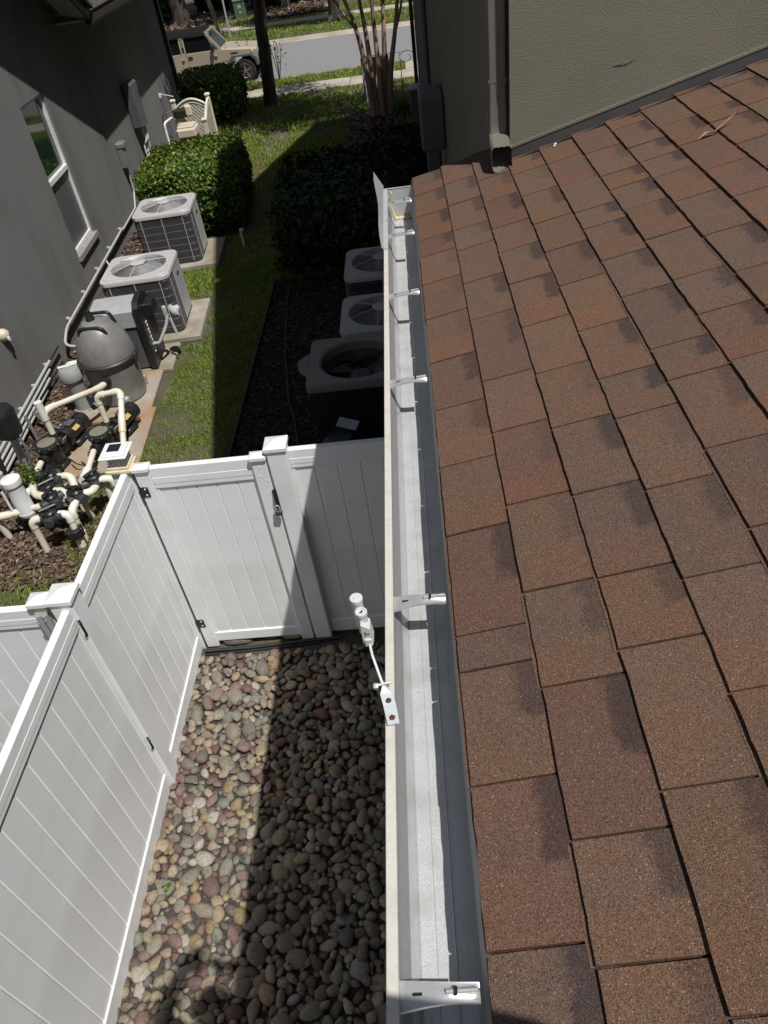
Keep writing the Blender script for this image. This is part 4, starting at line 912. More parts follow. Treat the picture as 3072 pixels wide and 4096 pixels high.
mb.add([p for q in lay for p in q], [[k*N+i, k*N+(i+1) % N, (k+1)*N+(i+1) % N, (k+1)*N+i] for k in range(5) for i in range(N)]); tp = mb.build('top_cover', M['ac_beige'], t, smooth=35)
mb = MB(); pts = [(-1.178-.115*math.sin(math.pi*i/12), 6.42+.36*i/12) for i in range(13)]; nn = len(pts)
mb.add([(x, y, z) for z in (hb-.07, hb-.002) for x, y in pts], [list(range(nn))[::-1], list(range(nn, 2*nn))]+[[i, i+1, i+1+nn, i+nn] for i in range(nn-1)]); mb.build('ear', M['ac_beige'], tp)
mb = MB()
for r in np.linspace(.06, .375, 16): mb.tube([Vector((-.68+r*math.cos(a), 6.6+r*math.sin(a), hb-.06-.05*(r/.375))) for a in np.linspace(0, 2*math.pi, 29)], .003, 4, cap=False)
for k in range(8): a = k*math.pi/4; mb.tube([(-.68+.05*math.cos(a), 6.6+.05*math.sin(a), hb-.06), (-.68+.375*math.cos(a), 6.6+.375*math.sin(a), hb-.11)], .005, 4)
mb.build('fan_guard', M['black_metal'], t)
mb = MB(); mb.lathe([(.12, 0), (.12, .10), (.10, .12)], (-.68, 6.6, hb-.3), 16)
for k in range(3):
    a0 = k*2.094; mb.add([(-.68+r*math.cos(a0+da), 6.6+r*math.sin(a0+da), hb-.22+.06*da) for r in (.1, .35) for da in (0, .9)], [[0, 1, 3, 2]])
mb.build('fan', M['fan'], t)
# canister with a label plate next to it
t = thing('pump_canister', 'pale canister with black lid and tilted label plate in deep shade', 'canister', (-.88, 5.75, 0))
mb = MB(); mb.lathe([(.19, 0), (.2, .02), (.2, .50), (.18, .53)], (-.88, 5.75, 0), 24); mb.build('tank', M['grey_green'], t, smooth=40)
mb = MB(); mb.lathe([(.19, 0), (.195, .03), (.15, .07), (.12, .12), (.01, .13)], (-.88, 5.75, .53), 24); mb.lathe([(.07, 0), (.07, .08)], (-1.0, 5.63, .56), 12, axis=(-.3, -.8, .4)); mb.build('lid', M['black'], t, smooth=40)
mb = MB(); mb.tube(arc((-1.06, 5.60, .62), (-1.07, 5.56, .68), (-.99, 5.55, .67), .05), .008, 6); mb.build('label_ring', M['white_paint'], t)
mb = MB(); mb.box((-.80, 5.86, .70), (.22, .10, .008), rot=Matrix.Rotation(-.5, 4, 'Z') @ Matrix.Rotation(.5, 4, 'X')); mb.build('label_plate', mat('plate_pale_blue', (.28, .31, .36), rough=.4), t)
mb = MB(); mb.tube([(-1.97, 10.84, .03), (-1.93, 10.0, .03), (-1.86, 9.14, .03), (-1.80, 8.5, .03), (-1.73, 8.01, .03), (-1.66, 7.5, .03), (-1.54, 7.0, .03), (-1.46, 6.51, .03), (-1.40, 5.6, .03), (-1.3, 4.3, .03)], .016, 8)
mb.build('garden_hose', mat('hose_brown', (.05, .035, .03), rough=.6), None, smooth=60, label='dark hose lying along the shaded red mulch bed', cat='hose')
mb = MB(); mb.box((-2.2, 7.5, .03), (.02, 7.0, .09)); mb.build('bed_edging', M['black'], None, label='straight black edging between the lawn and shaded red mulch', cat='edging')

# ================================================================ pool equipment
GP = 'pool pumps on the slab'
pad(-3.86, 8.0, .95, 1.15, .05, 'concrete slab under the grey pool filter', 'paver', R(3.6)); pad(-3.84, 6.82, .92, .92, .045, 'rust stained slab under the two pool pumps', 'paver', R(3.6)); pad(-3.62, 8.86, .62, .72, .06, 'narrow grey slab under the pool heater', 'concrete', R(3.6))
pad(-3.34, 6.9, .16, 1.5, .04, 'thin concrete strip along the lawn by the pool pumps', 'paver', R(3.6))
# filter
fx, fy = -3.80, 7.98
t = thing('pool_filter', 'large grey domed pool filter tank with black handles', 'pool filter', (fx, fy, .05))
mb = MB(); mb.lathe([(.27, 0), (.295, .02), (.305, .08), (.325, .50), (.332, .54)], (fx, fy, .05), 40); tk = mb.build('tank', M['grey_tank'], t, smooth=40)
mb = MB(); mb.lathe([(.328, 0), (.326, .06), (.315, .14), (.288, .23), (.24, .32), (.19, .385), (.155, .41), (.145, .43), (.08, .445), (.001, .45)], (fx, fy, .62), 40); dm = mb.build('dome', M['grey_tank'], t, smooth=40)
mb = MB(); mb.lathe([(.345, 0), (.362, .006), (.365, .04), (.35, .055)], (fx, fy, .575), 40); mb.box((fx+.36, fy-.08, .60), (.04, .06, .09), b=.008); mb.build('clamp_band', M['trim_dark'], t, smooth=40)
mb = MB(); a_ = bend([(fx-.17, fy-.14, .93), (fx-.15, fy-.14, 1.03), (fx+.13, fy-.16, 1.03), (fx+.16, fy-.15, .93)], .05); mb.tube(a_, .022, 8); mb.build('handle', M['black'], t, smooth=60); mb = MB(); mb.tube(bend([(fx-.10, fy+.10, .97), (fx-.08, fy+.10, 1.10), (fx+.16, fy+.10, 1.10), (fx+.20, fy+.10, .96)], .05), .022, 8); mb.build('handle', M['black'], t, smooth=60)
mb = MB(); mb.lathe([(.05, 0), (.05, .07), (.035, .09), (.03, .15), (.001, .16)], (fx-.03, fy, 1.03), 14); mb.cyl((fx-.09, fy, 1.13), (fx+.0, fy-.02, 1.13), .014, 8); mb.build('air_valve', M['black'], t, smooth=40)
for dx, dy in ((.05, -.03), (.02, -.14)):
    mb = MB(); mb.box((fx+dx, fy+dy, 1.035-.35*abs(dy)), (.12, .05, .03), b=.005); mb.build('label', M['brass'], dm)
for k in range(3):
    mb = MB(); a = -1.1+1.9*k; mb.box((fx+.31*math.cos(a), fy+.31*math.sin(a), .11), (.09, .09, .14), rz=a, b=.02); mb.build('foot', M['grey_green'], tk)
mb = MB(); mb.lathe([(.06, 0), (.065, .01), (.06, .07), (.045, .075)], (fx+.02, fy-.33, .44), 16, axis=(0, -1, 0)); mb.lathe([(.06, 0), (.065, .01), (.06, .07)], (fx-.24, fy-.26, .22), 16, axis=(-.6, -.8, 0)); mb.build('port', M['black'], tk, smooth=40)
# tall grey feeder
hx, hy = -4.22, 7.76
t = thing('chlorine_feeder', 'tall grey green feeder cylinder with rounded cap beside the pool filter', 'pool feeder', (hx, hy, .02))
mb = MB(); mb.lathe([(.13, 0), (.13, .04), (.10, .05), (.105, .40), (.12, .46)], (hx, hy, .02), 24); bd = mb.build('tube', M['grey_green'], t, smooth=40)
mb = MB(); mb.lathe([(.135, 0), (.14, .03), (.135, .10), (.11, .14), (.001, .155)], (hx, hy, .47), 24); cp = mb.build('cap', M['grey_green'], t, smooth=40)
mb = MB(); mb.box((hx-.02, hy+.02, .628), (.20, .05, .006), rz=.35); mb.build('label', M['sticker'], cp)
for k in range(8): a = k*.785; mb = MB(); mb.lathe([(.014, 0), (.014, .02)], (hx+.115*math.cos(a), hy+.115*math.sin(a), .06), 6); mb.build('bolt', M['grey_green'], bd)
mb = MB(); mb.tube(bend([(hx+.06, hy+.30, .50), (hx-.14, hy+.28, .50), (hx-.16, hy+.26, .40)], .06), .045, 12); mb.build('pool_pipe', M['pvc_white'], None, smooth=60, label='short white elbow pipe at the feeder top by the wall', cat='pipe')
# heater
t = thing('pool_heater', 'pool heater with pale grey hood, black end panel and gas valve', 'pool heater', (-3.72, 8.78, .06))
Hm = Matrix.Translation((-3.76, 8.80, .06)) @ Matrix.Rotation(R(3.6), 4, 'Z')
mb = MB(Hm); mb.box((0, 0, .34), (.52, .50, .66), b=.02); mb.build('cabinet', M['dark_grey'], t)
hood = [(-.27, .60), (-.27, .80), (-.22, .86), (.05, .88), (.16, .85), (.22, .78), (.245, .60)]
mb = MB(Hm); mb.prism([(y, z) for y, z in hood], -.34, .20, lambda a, b, c: (b, a, c)); mb.build('hood', M['heater_grey'], t, smooth=30)
side = [(-.30, .02), (-.30, .84), (-.22, .90), (.06, .92), (.19, .86), (.27, .74), (.27, .02)]
mb = MB(Hm); mb.prism(side, .20, .275, lambda a, b, c: (b, a, c)); sdp = mb.build('end_panel', M['black'], t)
mb = MB(Hm); mb.box((.33, .03, .72), (.12, .26, .16), b=.01); mb.build('control_box', M['black'], t)
mb = MB(Hm)
for k in range(9): mb.box((.278, -.16+.012*(k % 2), .20+.05*k), (.006, .06-.02*(k % 2), .022), rz=0)
mb.build('side_lettering', M['sticker'], sdp)
mb = MB(Hm); mb.tube(bend([(.28, -.16, .30), (.36, -.18, .30), (.50, -.10, .50), (.54, -.06, .62)], .05), .022, 10); mb.build('gas_pipe', M['conduit'], t, smooth=60)
mb = MB(Hm); mb.lathe([(.03, 0), (.09, .02), (.095, .05), (.05, .075), (.03, .12)], (.60, -.04, .62), 18, axis=(.8, .2, .5)); mb.box((.52, -.06, .66), (.05, .05, .14), b=.01); mb.cyl((.60, -.12, .36), (.57, -.10, .58), .018, 8); mb.build('gas_valve', M['conduit'], t, smooth=40)
# pumps
def pump(label, loc, rz_):
    t = thing('pool_pump', label, 'pool pump', (0, 0, 0), GP)
    mb = MB(); mb.lathe([(.10, 0), (.115, .02), (.12, .20), (.135, .215), (.135, .245)], (0, 0, .05), 24); mb.box((0, 0, .03), (.26, .20, .06), b=.02); mb.box((0, .17, .17), (.16, .16, .22), b=.05); bk = mb.build('strainer_body', M['black'], t, smooth=40)
    mb = MB(); mb.lathe([(.135, 0), (.14, .012), (.13, .03), (.10, .032)], (0, 0, .295), 24, cap=False)
    for k in range(8): a = k*.785; mb.box((.14*math.cos(a), .14*math.sin(a), .31), (.05, .05, .03), rz=a, b=.008)
    mb.build('lid_ring', M['black'], bk, smooth=40)
    mb = MB(); mb.lathe([(.108, 0), (.10, .018), (.05, .028), (.001, .03)], (0, 0, .308), 24); mb.build('lid_window', glass('lid_window', (.20, .19, .14), .12, .6), bk, smooth=40)
    mb = MB(); mb.lathe([(.11, 0), (.115, .03), (.115, .06), (.085, .08), (.085, .30), (.10, .31), (.10, .40), (.07, .43), (.01, .435)], (0, .24, .19), 20, axis=(0, 1, 0)); mb.box((0, .45, .05), (.16, .22, .06), b=.015); mt = mb.build('motor', M['black'], t, smooth=40)
    mb = MB(); mb.box((0, .43, .285), (.09, .12, .03), b=.01); mb.build('motor_box', M['dark_grey'], mt)
    mb = MB(); mb.box((.075, .42, .235), (.05, .10, .004), rot=Matrix.Rotation(.7, 4, 'Y')); mb.build('motor_label', M['brass'], mt)
    mb = MB(); mb.box((.12, .13, .27), (.005, .07, .07), rot=Matrix.Rotation(.5, 4, 'Y')); mb.build('brand_plate', M['conduit'], bk)
    mb = MB(); mb.lathe([(.06, 0), (.06, .05)], (0, -.11, .19), 16, axis=(0, -1, 0)); mb.build('union', M['black'], bk, smooth=40); mb = MB(); mb.lathe([(.055, 0), (.06, .01), (.058, .06)], (0, .14, .27), 16); mb.build('union', M['black'], bk, smooth=40)
    for k in range(2): mb = MB(); mb.lathe([(.02, 0), (.04, .02), (.04, .045), (.015, .05)], (.11-.22*k, -.10, .08), 10, axis=(.7-1.4*k, -.7, 0)); mb.build('drain_knob', M['black'], bk, smooth=40)
    t.location = loc; t.rotation_euler = (0, 0, rz_); return t
p1 = pump('black pool pump close to the wall conduits', (-4.17, 6.58, .045), R(-14)); p2 = copy_tree(p1); p2.location = (-3.62, 6.70, .045); p2.rotation_euler = (0, 0, R(-16)); p2['label'] = 'black pool pump beside the lawn and white pipe arch'
# PVC runs
def pipe(label, pts, r=.032, m='pvc', rb=.06, cat='pipe', collars=()):
    mb = MB(); mb.tube(bend(pts, rb), r, 14)
    P = [Vector(p) for p in pts]
    for i in range(1, len(P)-1):                          # socket fittings at each turn
        a = (P[i-1]-P[i]).normalized(); b = (P[i+1]-P[i]).normalized(); e = rb+.025
        mb.tube([P[i]+a*e]+arc(P[i-1], P[i], P[i+1], rb)+[P[i]+b*e], r*1.22, 14)
    o = mb.build('pool_pipe', M[m], None, smooth=50, label=label, cat=cat, group='white pool pipes'); return o
pipe('sloping white pipe from the filter port to the pump by the wall', [(fx+.02, fy-.38, .44), (fx+.0, fy-.50, .46), (-4.08, 6.80, .66), (-4.12, 6.70, .66), (-4.125, 6.70, .40)], rb=.05)
mb = MB(); mb.cyl((-4.125, 6.70, .58), (-4.125, 6.70, .80), .042, 14); mb.build('pool_pipe', M['pvc_white'], None, smooth=50, label='white tee stub standing above the pump by the wall', cat='pipe')
pipe('white pipe arch rising from the pump beside the lawn', [(-3.57, 6.86, .38), (-3.57, 6.88, .70), (-3.28, 6.86, .74), (-3.28, 6.60, .50), (-3.28, 6.25, .12), (-3.28, 6.1, .06)], rb=.07)
pipe('white suction pipe of the pump by the wall', [(-4.22, 6.40, .235), (-4.20, 6.10, .24), (-4.19, 5.98, .24)])
pipe('white suction pipe of the pump beside the lawn', [(-3.67, 6.52, .235), (-3.62, 6.12, .24), (-3.60, 6.02, .26)])
mb = MB(); mb.cyl((-3.625, 6.15, .24), (-3.60, 5.97, .26), .052, 14); mb.build('pool_pipe', M['pvc_white'], None, smooth=50, label='thick white coupling below the lawn side pump', cat='coupling')
def valve(label, c, rz_=0, s=1.0):
    t = thing('diverter_valve', label, 'valve', c, 'black diverter valves'); c = Vector(c); Mv = Matrix.Translation(c) @ Matrix.Rotation(rz_, 4, 'Z') @ Matrix.Scale(s, 4)
    mb = MB(Mv); mb.lathe([(.055, -.07), (.068, -.05), (.068, .04), (.06, .05)], (0, 0, 0), 18)
    for a in (0, math.pi, -math.pi/2): mb.lathe([(.046, .04), (.048, .11), (.042, .115)], (0, 0, -.01), 14, axis=(math.cos(a), math.sin(a), 0))
    mb.build('valve_body', mat('valve_dark', (.045, .05, .055), rough=.5), t, smooth=40)
    mb = MB(Mv); mb.lathe([(.072, .05), (.075, .06), (.06, .075), (.02, .08)], (0, 0, 0), 12)
    for k in range(8): a = k*.785; mb.box((.062*math.cos(a), .062*math.sin(a), .062), (.03, .022, .022), rz=a, b=.004)
    mb.build('valve_cover', M['black'], t, smooth=30)
    mb = MB(Mv); mb.box((.0, 0, .10), (.17, .035, .03), b=.008, rz=.5); mb.box((.0, 0, .085), (.05, .05, .03), b=.008); mb.build('handle', M['black'], t)
    return t
valve('black pool valve below the pump by the wall', (-4.13, 5.98, .36), .3); valve('black pool valve right of the wall pump suction pipe', (-3.87, 5.90, .38), 1.2); valve('black pool valve in the middle of the manifold', (-3.80, 5.68, .40), .2)
valve('black pool valve cluster beside the white cylinder', (-3.68, 5.46, .44), .9); valve('lowest black pool valve above the arched riser', (-3.62, 5.24, .42), .1); valve('black pool valve joined to the double elbows', (-3.46, 5.52, .42), -.6); valve('black pool valve closest to the solar post light', (-3.37, 5.76, .40), .5)
pipe('front white riser bending into the lowest valve', [(-3.81, 5.20, -.02), (-3.80, 5.20, .42), (-3.66, 5.23, .42)]); pipe('white elbow dropping into the black check valve', [(-3.58, 5.25, .42), (-3.46, 5.25, .42), (-3.46, 5.22, .12), (-3.46, 5.22, -.02)])
pipe('white S shaped riser below the double elbow valve', [(-3.45, 5.44, .40), (-3.46, 5.32, .40), (-3.47, 5.32, .05), (-3.47, 5.32, -.02)]); pipe('white elbow between the two valves by the fence', [(-3.41, 5.56, .40), (-3.34, 5.58, .40), (-3.33, 5.70, .38), (-3.36, 5.72, .38)], rb=.04)
pipe('white riser planted in the mulch under the double elbows', [(-3.50, 5.66, -.02), (-3.48, 5.60, .36), (-3.47, 5.56, .40)], rb=.03); pipe('short white riser behind the fence corner light', [(-3.30, 5.80, -.02), (-3.30, 5.80, .38), (-3.36, 5.78, .38)])
pipe('white elbow leaving the solar light side valve', [(-3.31, 5.76, .40), (-3.20, 5.78, .40), (-3.18, 5.78, -.02)])
pipe('white pipe between white cylinder and the middle valves', [(-3.98, 5.50, .33), (-3.80, 5.47, .36), (-3.70, 5.47, .40)], rb=.04); pipe('white pipe entering the white cylinder from the side', [(-4.55, 5.38, .33), (-4.2, 5.42, .33), (-4.02, 5.46, .33)], rb=.04)
pipe('white riser planted near the grey wall foot', [(-4.29, 5.46, -.02), (-4.30, 5.42, .33), (-4.36, 5.41, .33)], rb=.04); pipe('white loop from the upper valve to the middle valve', [(-4.05, 5.86, .36), (-3.98, 5.70, .40), (-3.90, 5.60, .40), (-3.80, 5.56, .42)], rb=.05)
pipe('white bend to the right of the middle valves', [(-3.80, 5.92, .38), (-3.66, 5.90, .38), (-3.62, 5.80, .30), (-3.62, 5.78, -.02)]); pipe('white elbow beside the valve cluster handle', [(-3.74, 5.66, .40), (-3.62, 5.62, .40), (-3.60, 5.50, .40)], rb=.05)
pipe('low white pipe under the valve cluster', [(-3.98, 5.72, .40), (-4.06, 5.66, .38), (-4.06, 5.60, .1), (-4.06, 5.60, -.02)], rb=.05)
mb = MB(); mb.lathe([(.06, 0), (.065, .02), (.065, .09), (.05, .10)], (-3.46, 5.22, .16), 14)
for k in range(6): mb.box((-3.46+.066*math.cos(k*1.047), 5.22+.066*math.sin(k*1.047), .215), (.03, .03, .09), rz=k*1.047, b=.006)
mb.build('check_valve', M['black'], None, smooth=40, label='round black check valve low on the front riser', cat='valve')
# white clear-bodied chlorinator cylinder
t = thing('chlorinator', 'upright white plastic cylinder with screw cap on the pool pipes', 'chlorinator', (-4.0, 5.50, .28))
mb = MB(); mb.lathe([(.09, 0), (.095, .03), (.08, .05), (.078, .36)], (-4.0, 5.50, .28), 24); cb = mb.build('cylinder', mat('chlorinator_grey_white', (.60, .61, .61), rough=.35), t, smooth=40)
mb = MB(); mb.lathe([(.092, 0), (.095, .02), (.092, .06), (.08, .068), (.02, .07)], (-4.0, 5.50, .64), 24); mb.build('cap', M['white_paint'], t, smooth=40)
mb = MB(); mb.cyl((-4.10, 5.44, .34), (-4.10, 5.44, .60), .012, 8); mb.cyl((-4.10, 5.44, .36), (-4.02, 5.48, .36), .012, 8); mb.box((-4.10, 5.44, .34), (.05, .03, .03), b=.006); mb.build('feed_tube', M['pvc_white'], t)
# tall post with black actuator at the edge of the frame
t = thing('timer_post', 'black round topped controller on a grey pipe by the pool valves', 'controller', (-4.25, 6.1, 0))
mb = MB(); mb.cyl((-4.30, 6.22, .02), (-4.16, 6.09, .84), .04, 14); mb.cyl((-4.42, 5.95, .0), (-4.36, 5.9, .5), .03, 12); mb.build('pipe', M['conduit'], t, smooth=50)
mb = MB(); mb.lathe([(.05, 0), (.06, .03), (.12, .05), (.13, .08), (.135, .24), (.14, .25), (.14, .30), (.12, .345), (.05, .36), (.001, .36)], (-4.16, 6.08, .78), 24); mb.build('housing', M['black'], t, smooth=40)
mb = MB(); mb.tube(bend([(-4.08, 6.05, .82), (-4.02, 6.0, .70), (-4.05, 5.95, .42), (-4.3, 5.85, .36), (-4.6, 5.8, .36)], .12), .015, 8); mb.build('cable', M['dark_grey'], t, smooth=60)
mb = MB(); mb.bar((-4.55, 6.2, .0), (-4.45, 6.15, .75), .05, .03); mb.bar((-4.40, 6.4, .0), (-4.35, 6.35, .7), .04, .03); mb.build('unistrut', M['trim_dark'], t)
mb = MB(); mb.tube(bend([(-4.30, 7.30, .02), (-4.55, 7.35, .14), (-4.72, 7.5, .22)], .08), .02, 8); mb.tube([(-4.70, 7.28, .30), (-4.35, 6.75, .06)], .018, 8); mb.build('flexible_conduit', M['dark_grey'], None, smooth=60, label='dark flexible conduit from the wall pipes to the pump', cat='conduit')
mb = MB(); mb.tube(bend([(-3.98, 6.55, .14), (-3.86, 6.42, .16), (-3.80, 6.50, .06), (-3.9, 6.60, .055)], .06), .008, 6); mb.build('pump_cable', M['black'], None, smooth=60, label='thin black cable looped on the stained slab', cat='cable')
mb = MB(); mb.lathe([(.085, 0), (.085, .012), (.07, .02), (.01, .022)], (-2.42, 6.05, .012), 16); mb.build('valve_box_lid', mat('lid_green', (.04, .12, .06), rough=.5), None, label='round green irrigation lid in the lawn behind the gate', cat='lid')
mb = MB(); mb.lathe([(.03, 0), (.055, .03), (.04, .06), (.01, .07)], (-3.15, 11.2, .012), 9); mb.build('pale_rock', mat('rock_cream', (.5, .42, .33), rough=.8), None, smooth=50, label='small cream rock on bare soil between the air conditioner pads', cat='rock')
mb = MB(); mb.tube(bend([(-2.95, 12.7, 0), (-2.95, 12.7, .28), (-2.90, 12.6, .30)], .03), .025, 10); mb.build('drain_stub', M['pvc_white'], None, smooth=50, label='white drain pipe end poking out beside the boxwood', cat='pipe')

# ================================================================ planting
def leaf_mesh(name, P, Nn, size, m, parent=None, elong=1.7, **kw):
    """P (n,3) leaf centres, Nn (n,3) facing; each leaf a folded quad of two triangles pairs"""
    n = len(P); Nn = Nn/np.linalg.norm(Nn, axis=1, keepdims=True)
    r = rng.normal(size=(n, 3)); u = np.cross(Nn, r); u /= np.linalg.norm(u, axis=1, keepdims=True)+1e-9; v = np.cross(Nn, u)
    s = (size*rng.uniform(.65, 1.3, n))[:, None]
    a = P-u*s*elong/2; c = P+u*s*elong/2; b = P+v*s*.5+Nn*s*.12; d = P-v*s*.5+Nn*s*.12
    V = np.stack([a, b, c, d], 1).reshape(-1, 3); i = np.arange(n)*4
    F = np.stack([i, i+1, i+2, i, i+2, i+3], 1).reshape(-1, 3)
    off = np.array(offset_of(parent)); return obj(name, mesh_np(name, V-off, F), m, parent, **kw)
def hedge(label, c, d, n, size, m, rz_=0, core=.82, lump=.10, stems=14):
    c = np.array(c, float); d = np.array(d, float)
    t = thing('hedge', label, 'hedge', (c[0], c[1], 0)); rot = np.array(Matrix.Rotation(rz_, 3, 'Z'))
    # rounded box surface points
    q = rng.normal(size=(n, 3)); q /= np.abs(q).max(1, keepdims=True); ln = q/np.linalg.norm(q, axis=1, keepdims=True)
    p = q*.80+ln*.20
    lum = np.array([noise.noise(Vector(k*2.3+c))+.5*noise.noise(Vector(k*6+c)) for k in p])
    depth = rng.random(n)**2*.22
    p = p*(1-depth[:, None]+lump*lum[:, None]*.5)
    sh = rng.random(n) < .035; p[sh] *= (1+rng.uniform(.02, .09, sh.sum()))[:, None]
    nn = ln+rng.normal(size=(n, 3))*.65
    ok = (p[:, 2]*d[2]/2+c[2] > .03); p = p[ok]; nn = nn[ok]
    leaf_mesh('foliage', (p*d/2) @ rot.T+c, nn @ rot.T, size, m, t)
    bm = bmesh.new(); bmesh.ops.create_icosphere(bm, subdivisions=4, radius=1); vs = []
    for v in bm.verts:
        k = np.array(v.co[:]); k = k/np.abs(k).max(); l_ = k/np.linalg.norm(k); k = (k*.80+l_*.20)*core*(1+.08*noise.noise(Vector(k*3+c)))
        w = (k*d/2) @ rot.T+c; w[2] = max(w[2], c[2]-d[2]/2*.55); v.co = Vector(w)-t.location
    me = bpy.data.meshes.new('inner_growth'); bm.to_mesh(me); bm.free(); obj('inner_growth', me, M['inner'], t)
    mb = MB()
    for k in range(stems):
        a = rot @ np.array((random.uniform(-.35, .35)*d[0], random.uniform(-.4, .4)*d[1], 0)); x, y = c[0]+a[0], c[1]+a[1]; mb.tube([(x, y, -.02), (x+random.uniform(-.1, .1), y+random.uniform(-.1, .1), c[2])], [.018, .01], 5)
    mb.build('stem', M['branch'], t)
    return t
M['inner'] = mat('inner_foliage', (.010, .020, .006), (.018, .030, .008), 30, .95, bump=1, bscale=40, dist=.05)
hedge('sunlit clipped boxwood hedge between the air conditioner and lattice', (-3.88, 14.3, .66), (1.85, 2.3, 1.12), 24000, .040, M['hedge'], R(3.6))
hedge('dark clipped hedge behind the lattice screen by the street', (-5.15, 22.5, .58), (1.75, 2.2, 1.12), 9000, .055, M['hedge'])
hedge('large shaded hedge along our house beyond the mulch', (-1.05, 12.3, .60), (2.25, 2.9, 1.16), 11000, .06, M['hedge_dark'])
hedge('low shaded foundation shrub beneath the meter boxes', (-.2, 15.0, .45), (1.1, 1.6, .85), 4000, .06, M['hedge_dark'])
def ornamental(label, x, y, n, h, spread):
    t = thing('grass_clump', label, 'grass', (x, y, 0)); V = []; F = []
    for k in range(n):
        a = rng.uniform(0, 6.28); r = spread*rng.uniform(.3, 1); hh = h*rng.uniform(.6, 1.1); b = len(V); w = .008
        for i in range(4):
            f = i/3; V += [(r*f**1.5*math.cos(a)-w*(1-f)*math.sin(a), r*f**1.5*math.sin(a)+w*(1-f)*math.cos(a), hh*math.sin(f*1.9)/1.0), (r*f**1.5*math.cos(a)+w*(1-f)*math.sin(a), r*f**1.5*math.sin(a)-w*(1-f)*math.cos(a), hh*math.sin(f*1.9))]
        F += [[b+2*i, b+2*i+1, b+2*i+3, b+2*i+2] for i in range(3)]
    obj('blades', mesh_np('blades', V, F), M['grass'], t)
ornamental('arching green grass clump beside the crape myrtle trunk', -.05, 19.6, 420, .55, .5); ornamental('arching grass clump against the shaded house wall', .15, 17.6, 260, .5, .4)

def tree(name, label, base, trunk_paths, crown, leafn, leafsize, m_bark, m_leaf, group=None, cat='tree', seg=9):
    t = thing(name, label, cat, base, group); mb = MB()
    for pts, r0, r1 in trunk_paths:
        n = len(pts); mb.tube([Vector(p) for p in pts], [r0+(r1-r0)*i/(n-1) for i in range(n)], seg)
    mb.build('trunk', m_bark, t, smooth=60)
    C = np.array([c[:3] for c in crown], float); Rr = np.array([c[3] for c in crown], float); w = Rr**2; w = w/w.sum()
    k = rng.choice(len(C), leafn, p=w); q = rng.normal(size=(leafn, 3)); q /= np.linalg.norm(q, axis=1, keepdims=True); rad = rng.random(leafn)**.45
    P = C[k]+q*(Rr[k]*rad)[:, None]*np.array((1, 1, .75)); leaf_mesh('crown', P, q+rng.normal(size=(leafn, 3))*.9+np.array((0, 0, .5)), leafsize, m_leaf, t)
    return t
def wob(p0, p1, n, amp):
    a, b = Vector(p0), Vector(p1); return [a.lerp(b, i/n)+Vector((noise.noise(Vector((i*.9, a.x, a.y))), noise.noise(Vector((i*.9, b.x, 5))), 0))*amp*math.sin(math.pi*min(1, i/n)) for i in range(n+1)]
def blobs(c, r, n, k): return [(c[0]+random.gauss(0, r*.55), c[1]+random.gauss(0, r*.55), c[2]+random.gauss(0, r*.35), r*random.uniform(.3, k)) for _ in range(n)]
# oak at the sidewalk
B = (-3.55, 23.05, 0)
tree('street_tree', 'dark barked young tree standing beside the parked off-road vehicle', B, [(wob((-3.68, 23.05, -.05), (-3.42, 23.05, 3.2), 7, .06), .19, .14), (wob((-3.42, 23.05, 3.0), (-2.4, 22.4, 5.2), 5, .2), .10, .03), (wob((-3.42, 23.05, 3.0), (-4.6, 23.6, 5.4), 5, .2), .10, .03), (wob((-3.42, 23.05, 3.0), (-3.3, 23.6, 6.2), 5, .2), .11, .03)],
     blobs((-3.1, 21.3, 6.0), 2.5, 20, .6), 15000, .11, M['bark'], M['tree_leaf'])  # unseen crown set off its trunk so its shadow reaches the street hedge
# crape myrtle, several stems
B = (-.55, 20.3, 0); tips = [(-1.45, 20.2, 3.4), (-.95, 20.5, 3.6), (-.52, 20.0, 3.7), (-.20, 20.5, 3.7), (.30, 20.2, 3.6)]; mids = [(-.92, 20.25, 1.85), (-.74, 20.35, 1.9), (-.52, 20.25, 1.9), (-.30, 20.35, 1.9), (-.06, 20.25, 1.7)]; bot = [(-.76, 20.25), (-.68, 20.32), (-.52, 20.22), (-.42, 20.34), (-.34, 20.26)]
paths = []
for (bx, by), m_, tp_ in zip(bot, mids, tips): paths.append((bend([(bx, by, -.03), (bx+(m_[0]-bx)*.25, by, .9), m_, tp_], .4), .078, .04))
paths.append((wob(mids[0], (-1.75, 20.0, 3.0), 4, .1), .035, .015)); paths.append((wob(mids[4], (.6, 20.0, 3.4), 4, .1), .035, .015))
tree('crape_myrtle', 'multi-stemmed crape myrtle with smooth tan trunks by the sidewalk', B, paths, blobs((-.8, 20.0, 4.6), 2.3, 18, .5)+[(-1.2, 20.2, 3.0, .45), (-1.6, 20.1, 3.1, .4), (-.6, 20.1, 2.9, .35), (-.2, 20.4, 3.0, .35)], 12000, .075, M['bark_crape'], M['tree_leaf'])
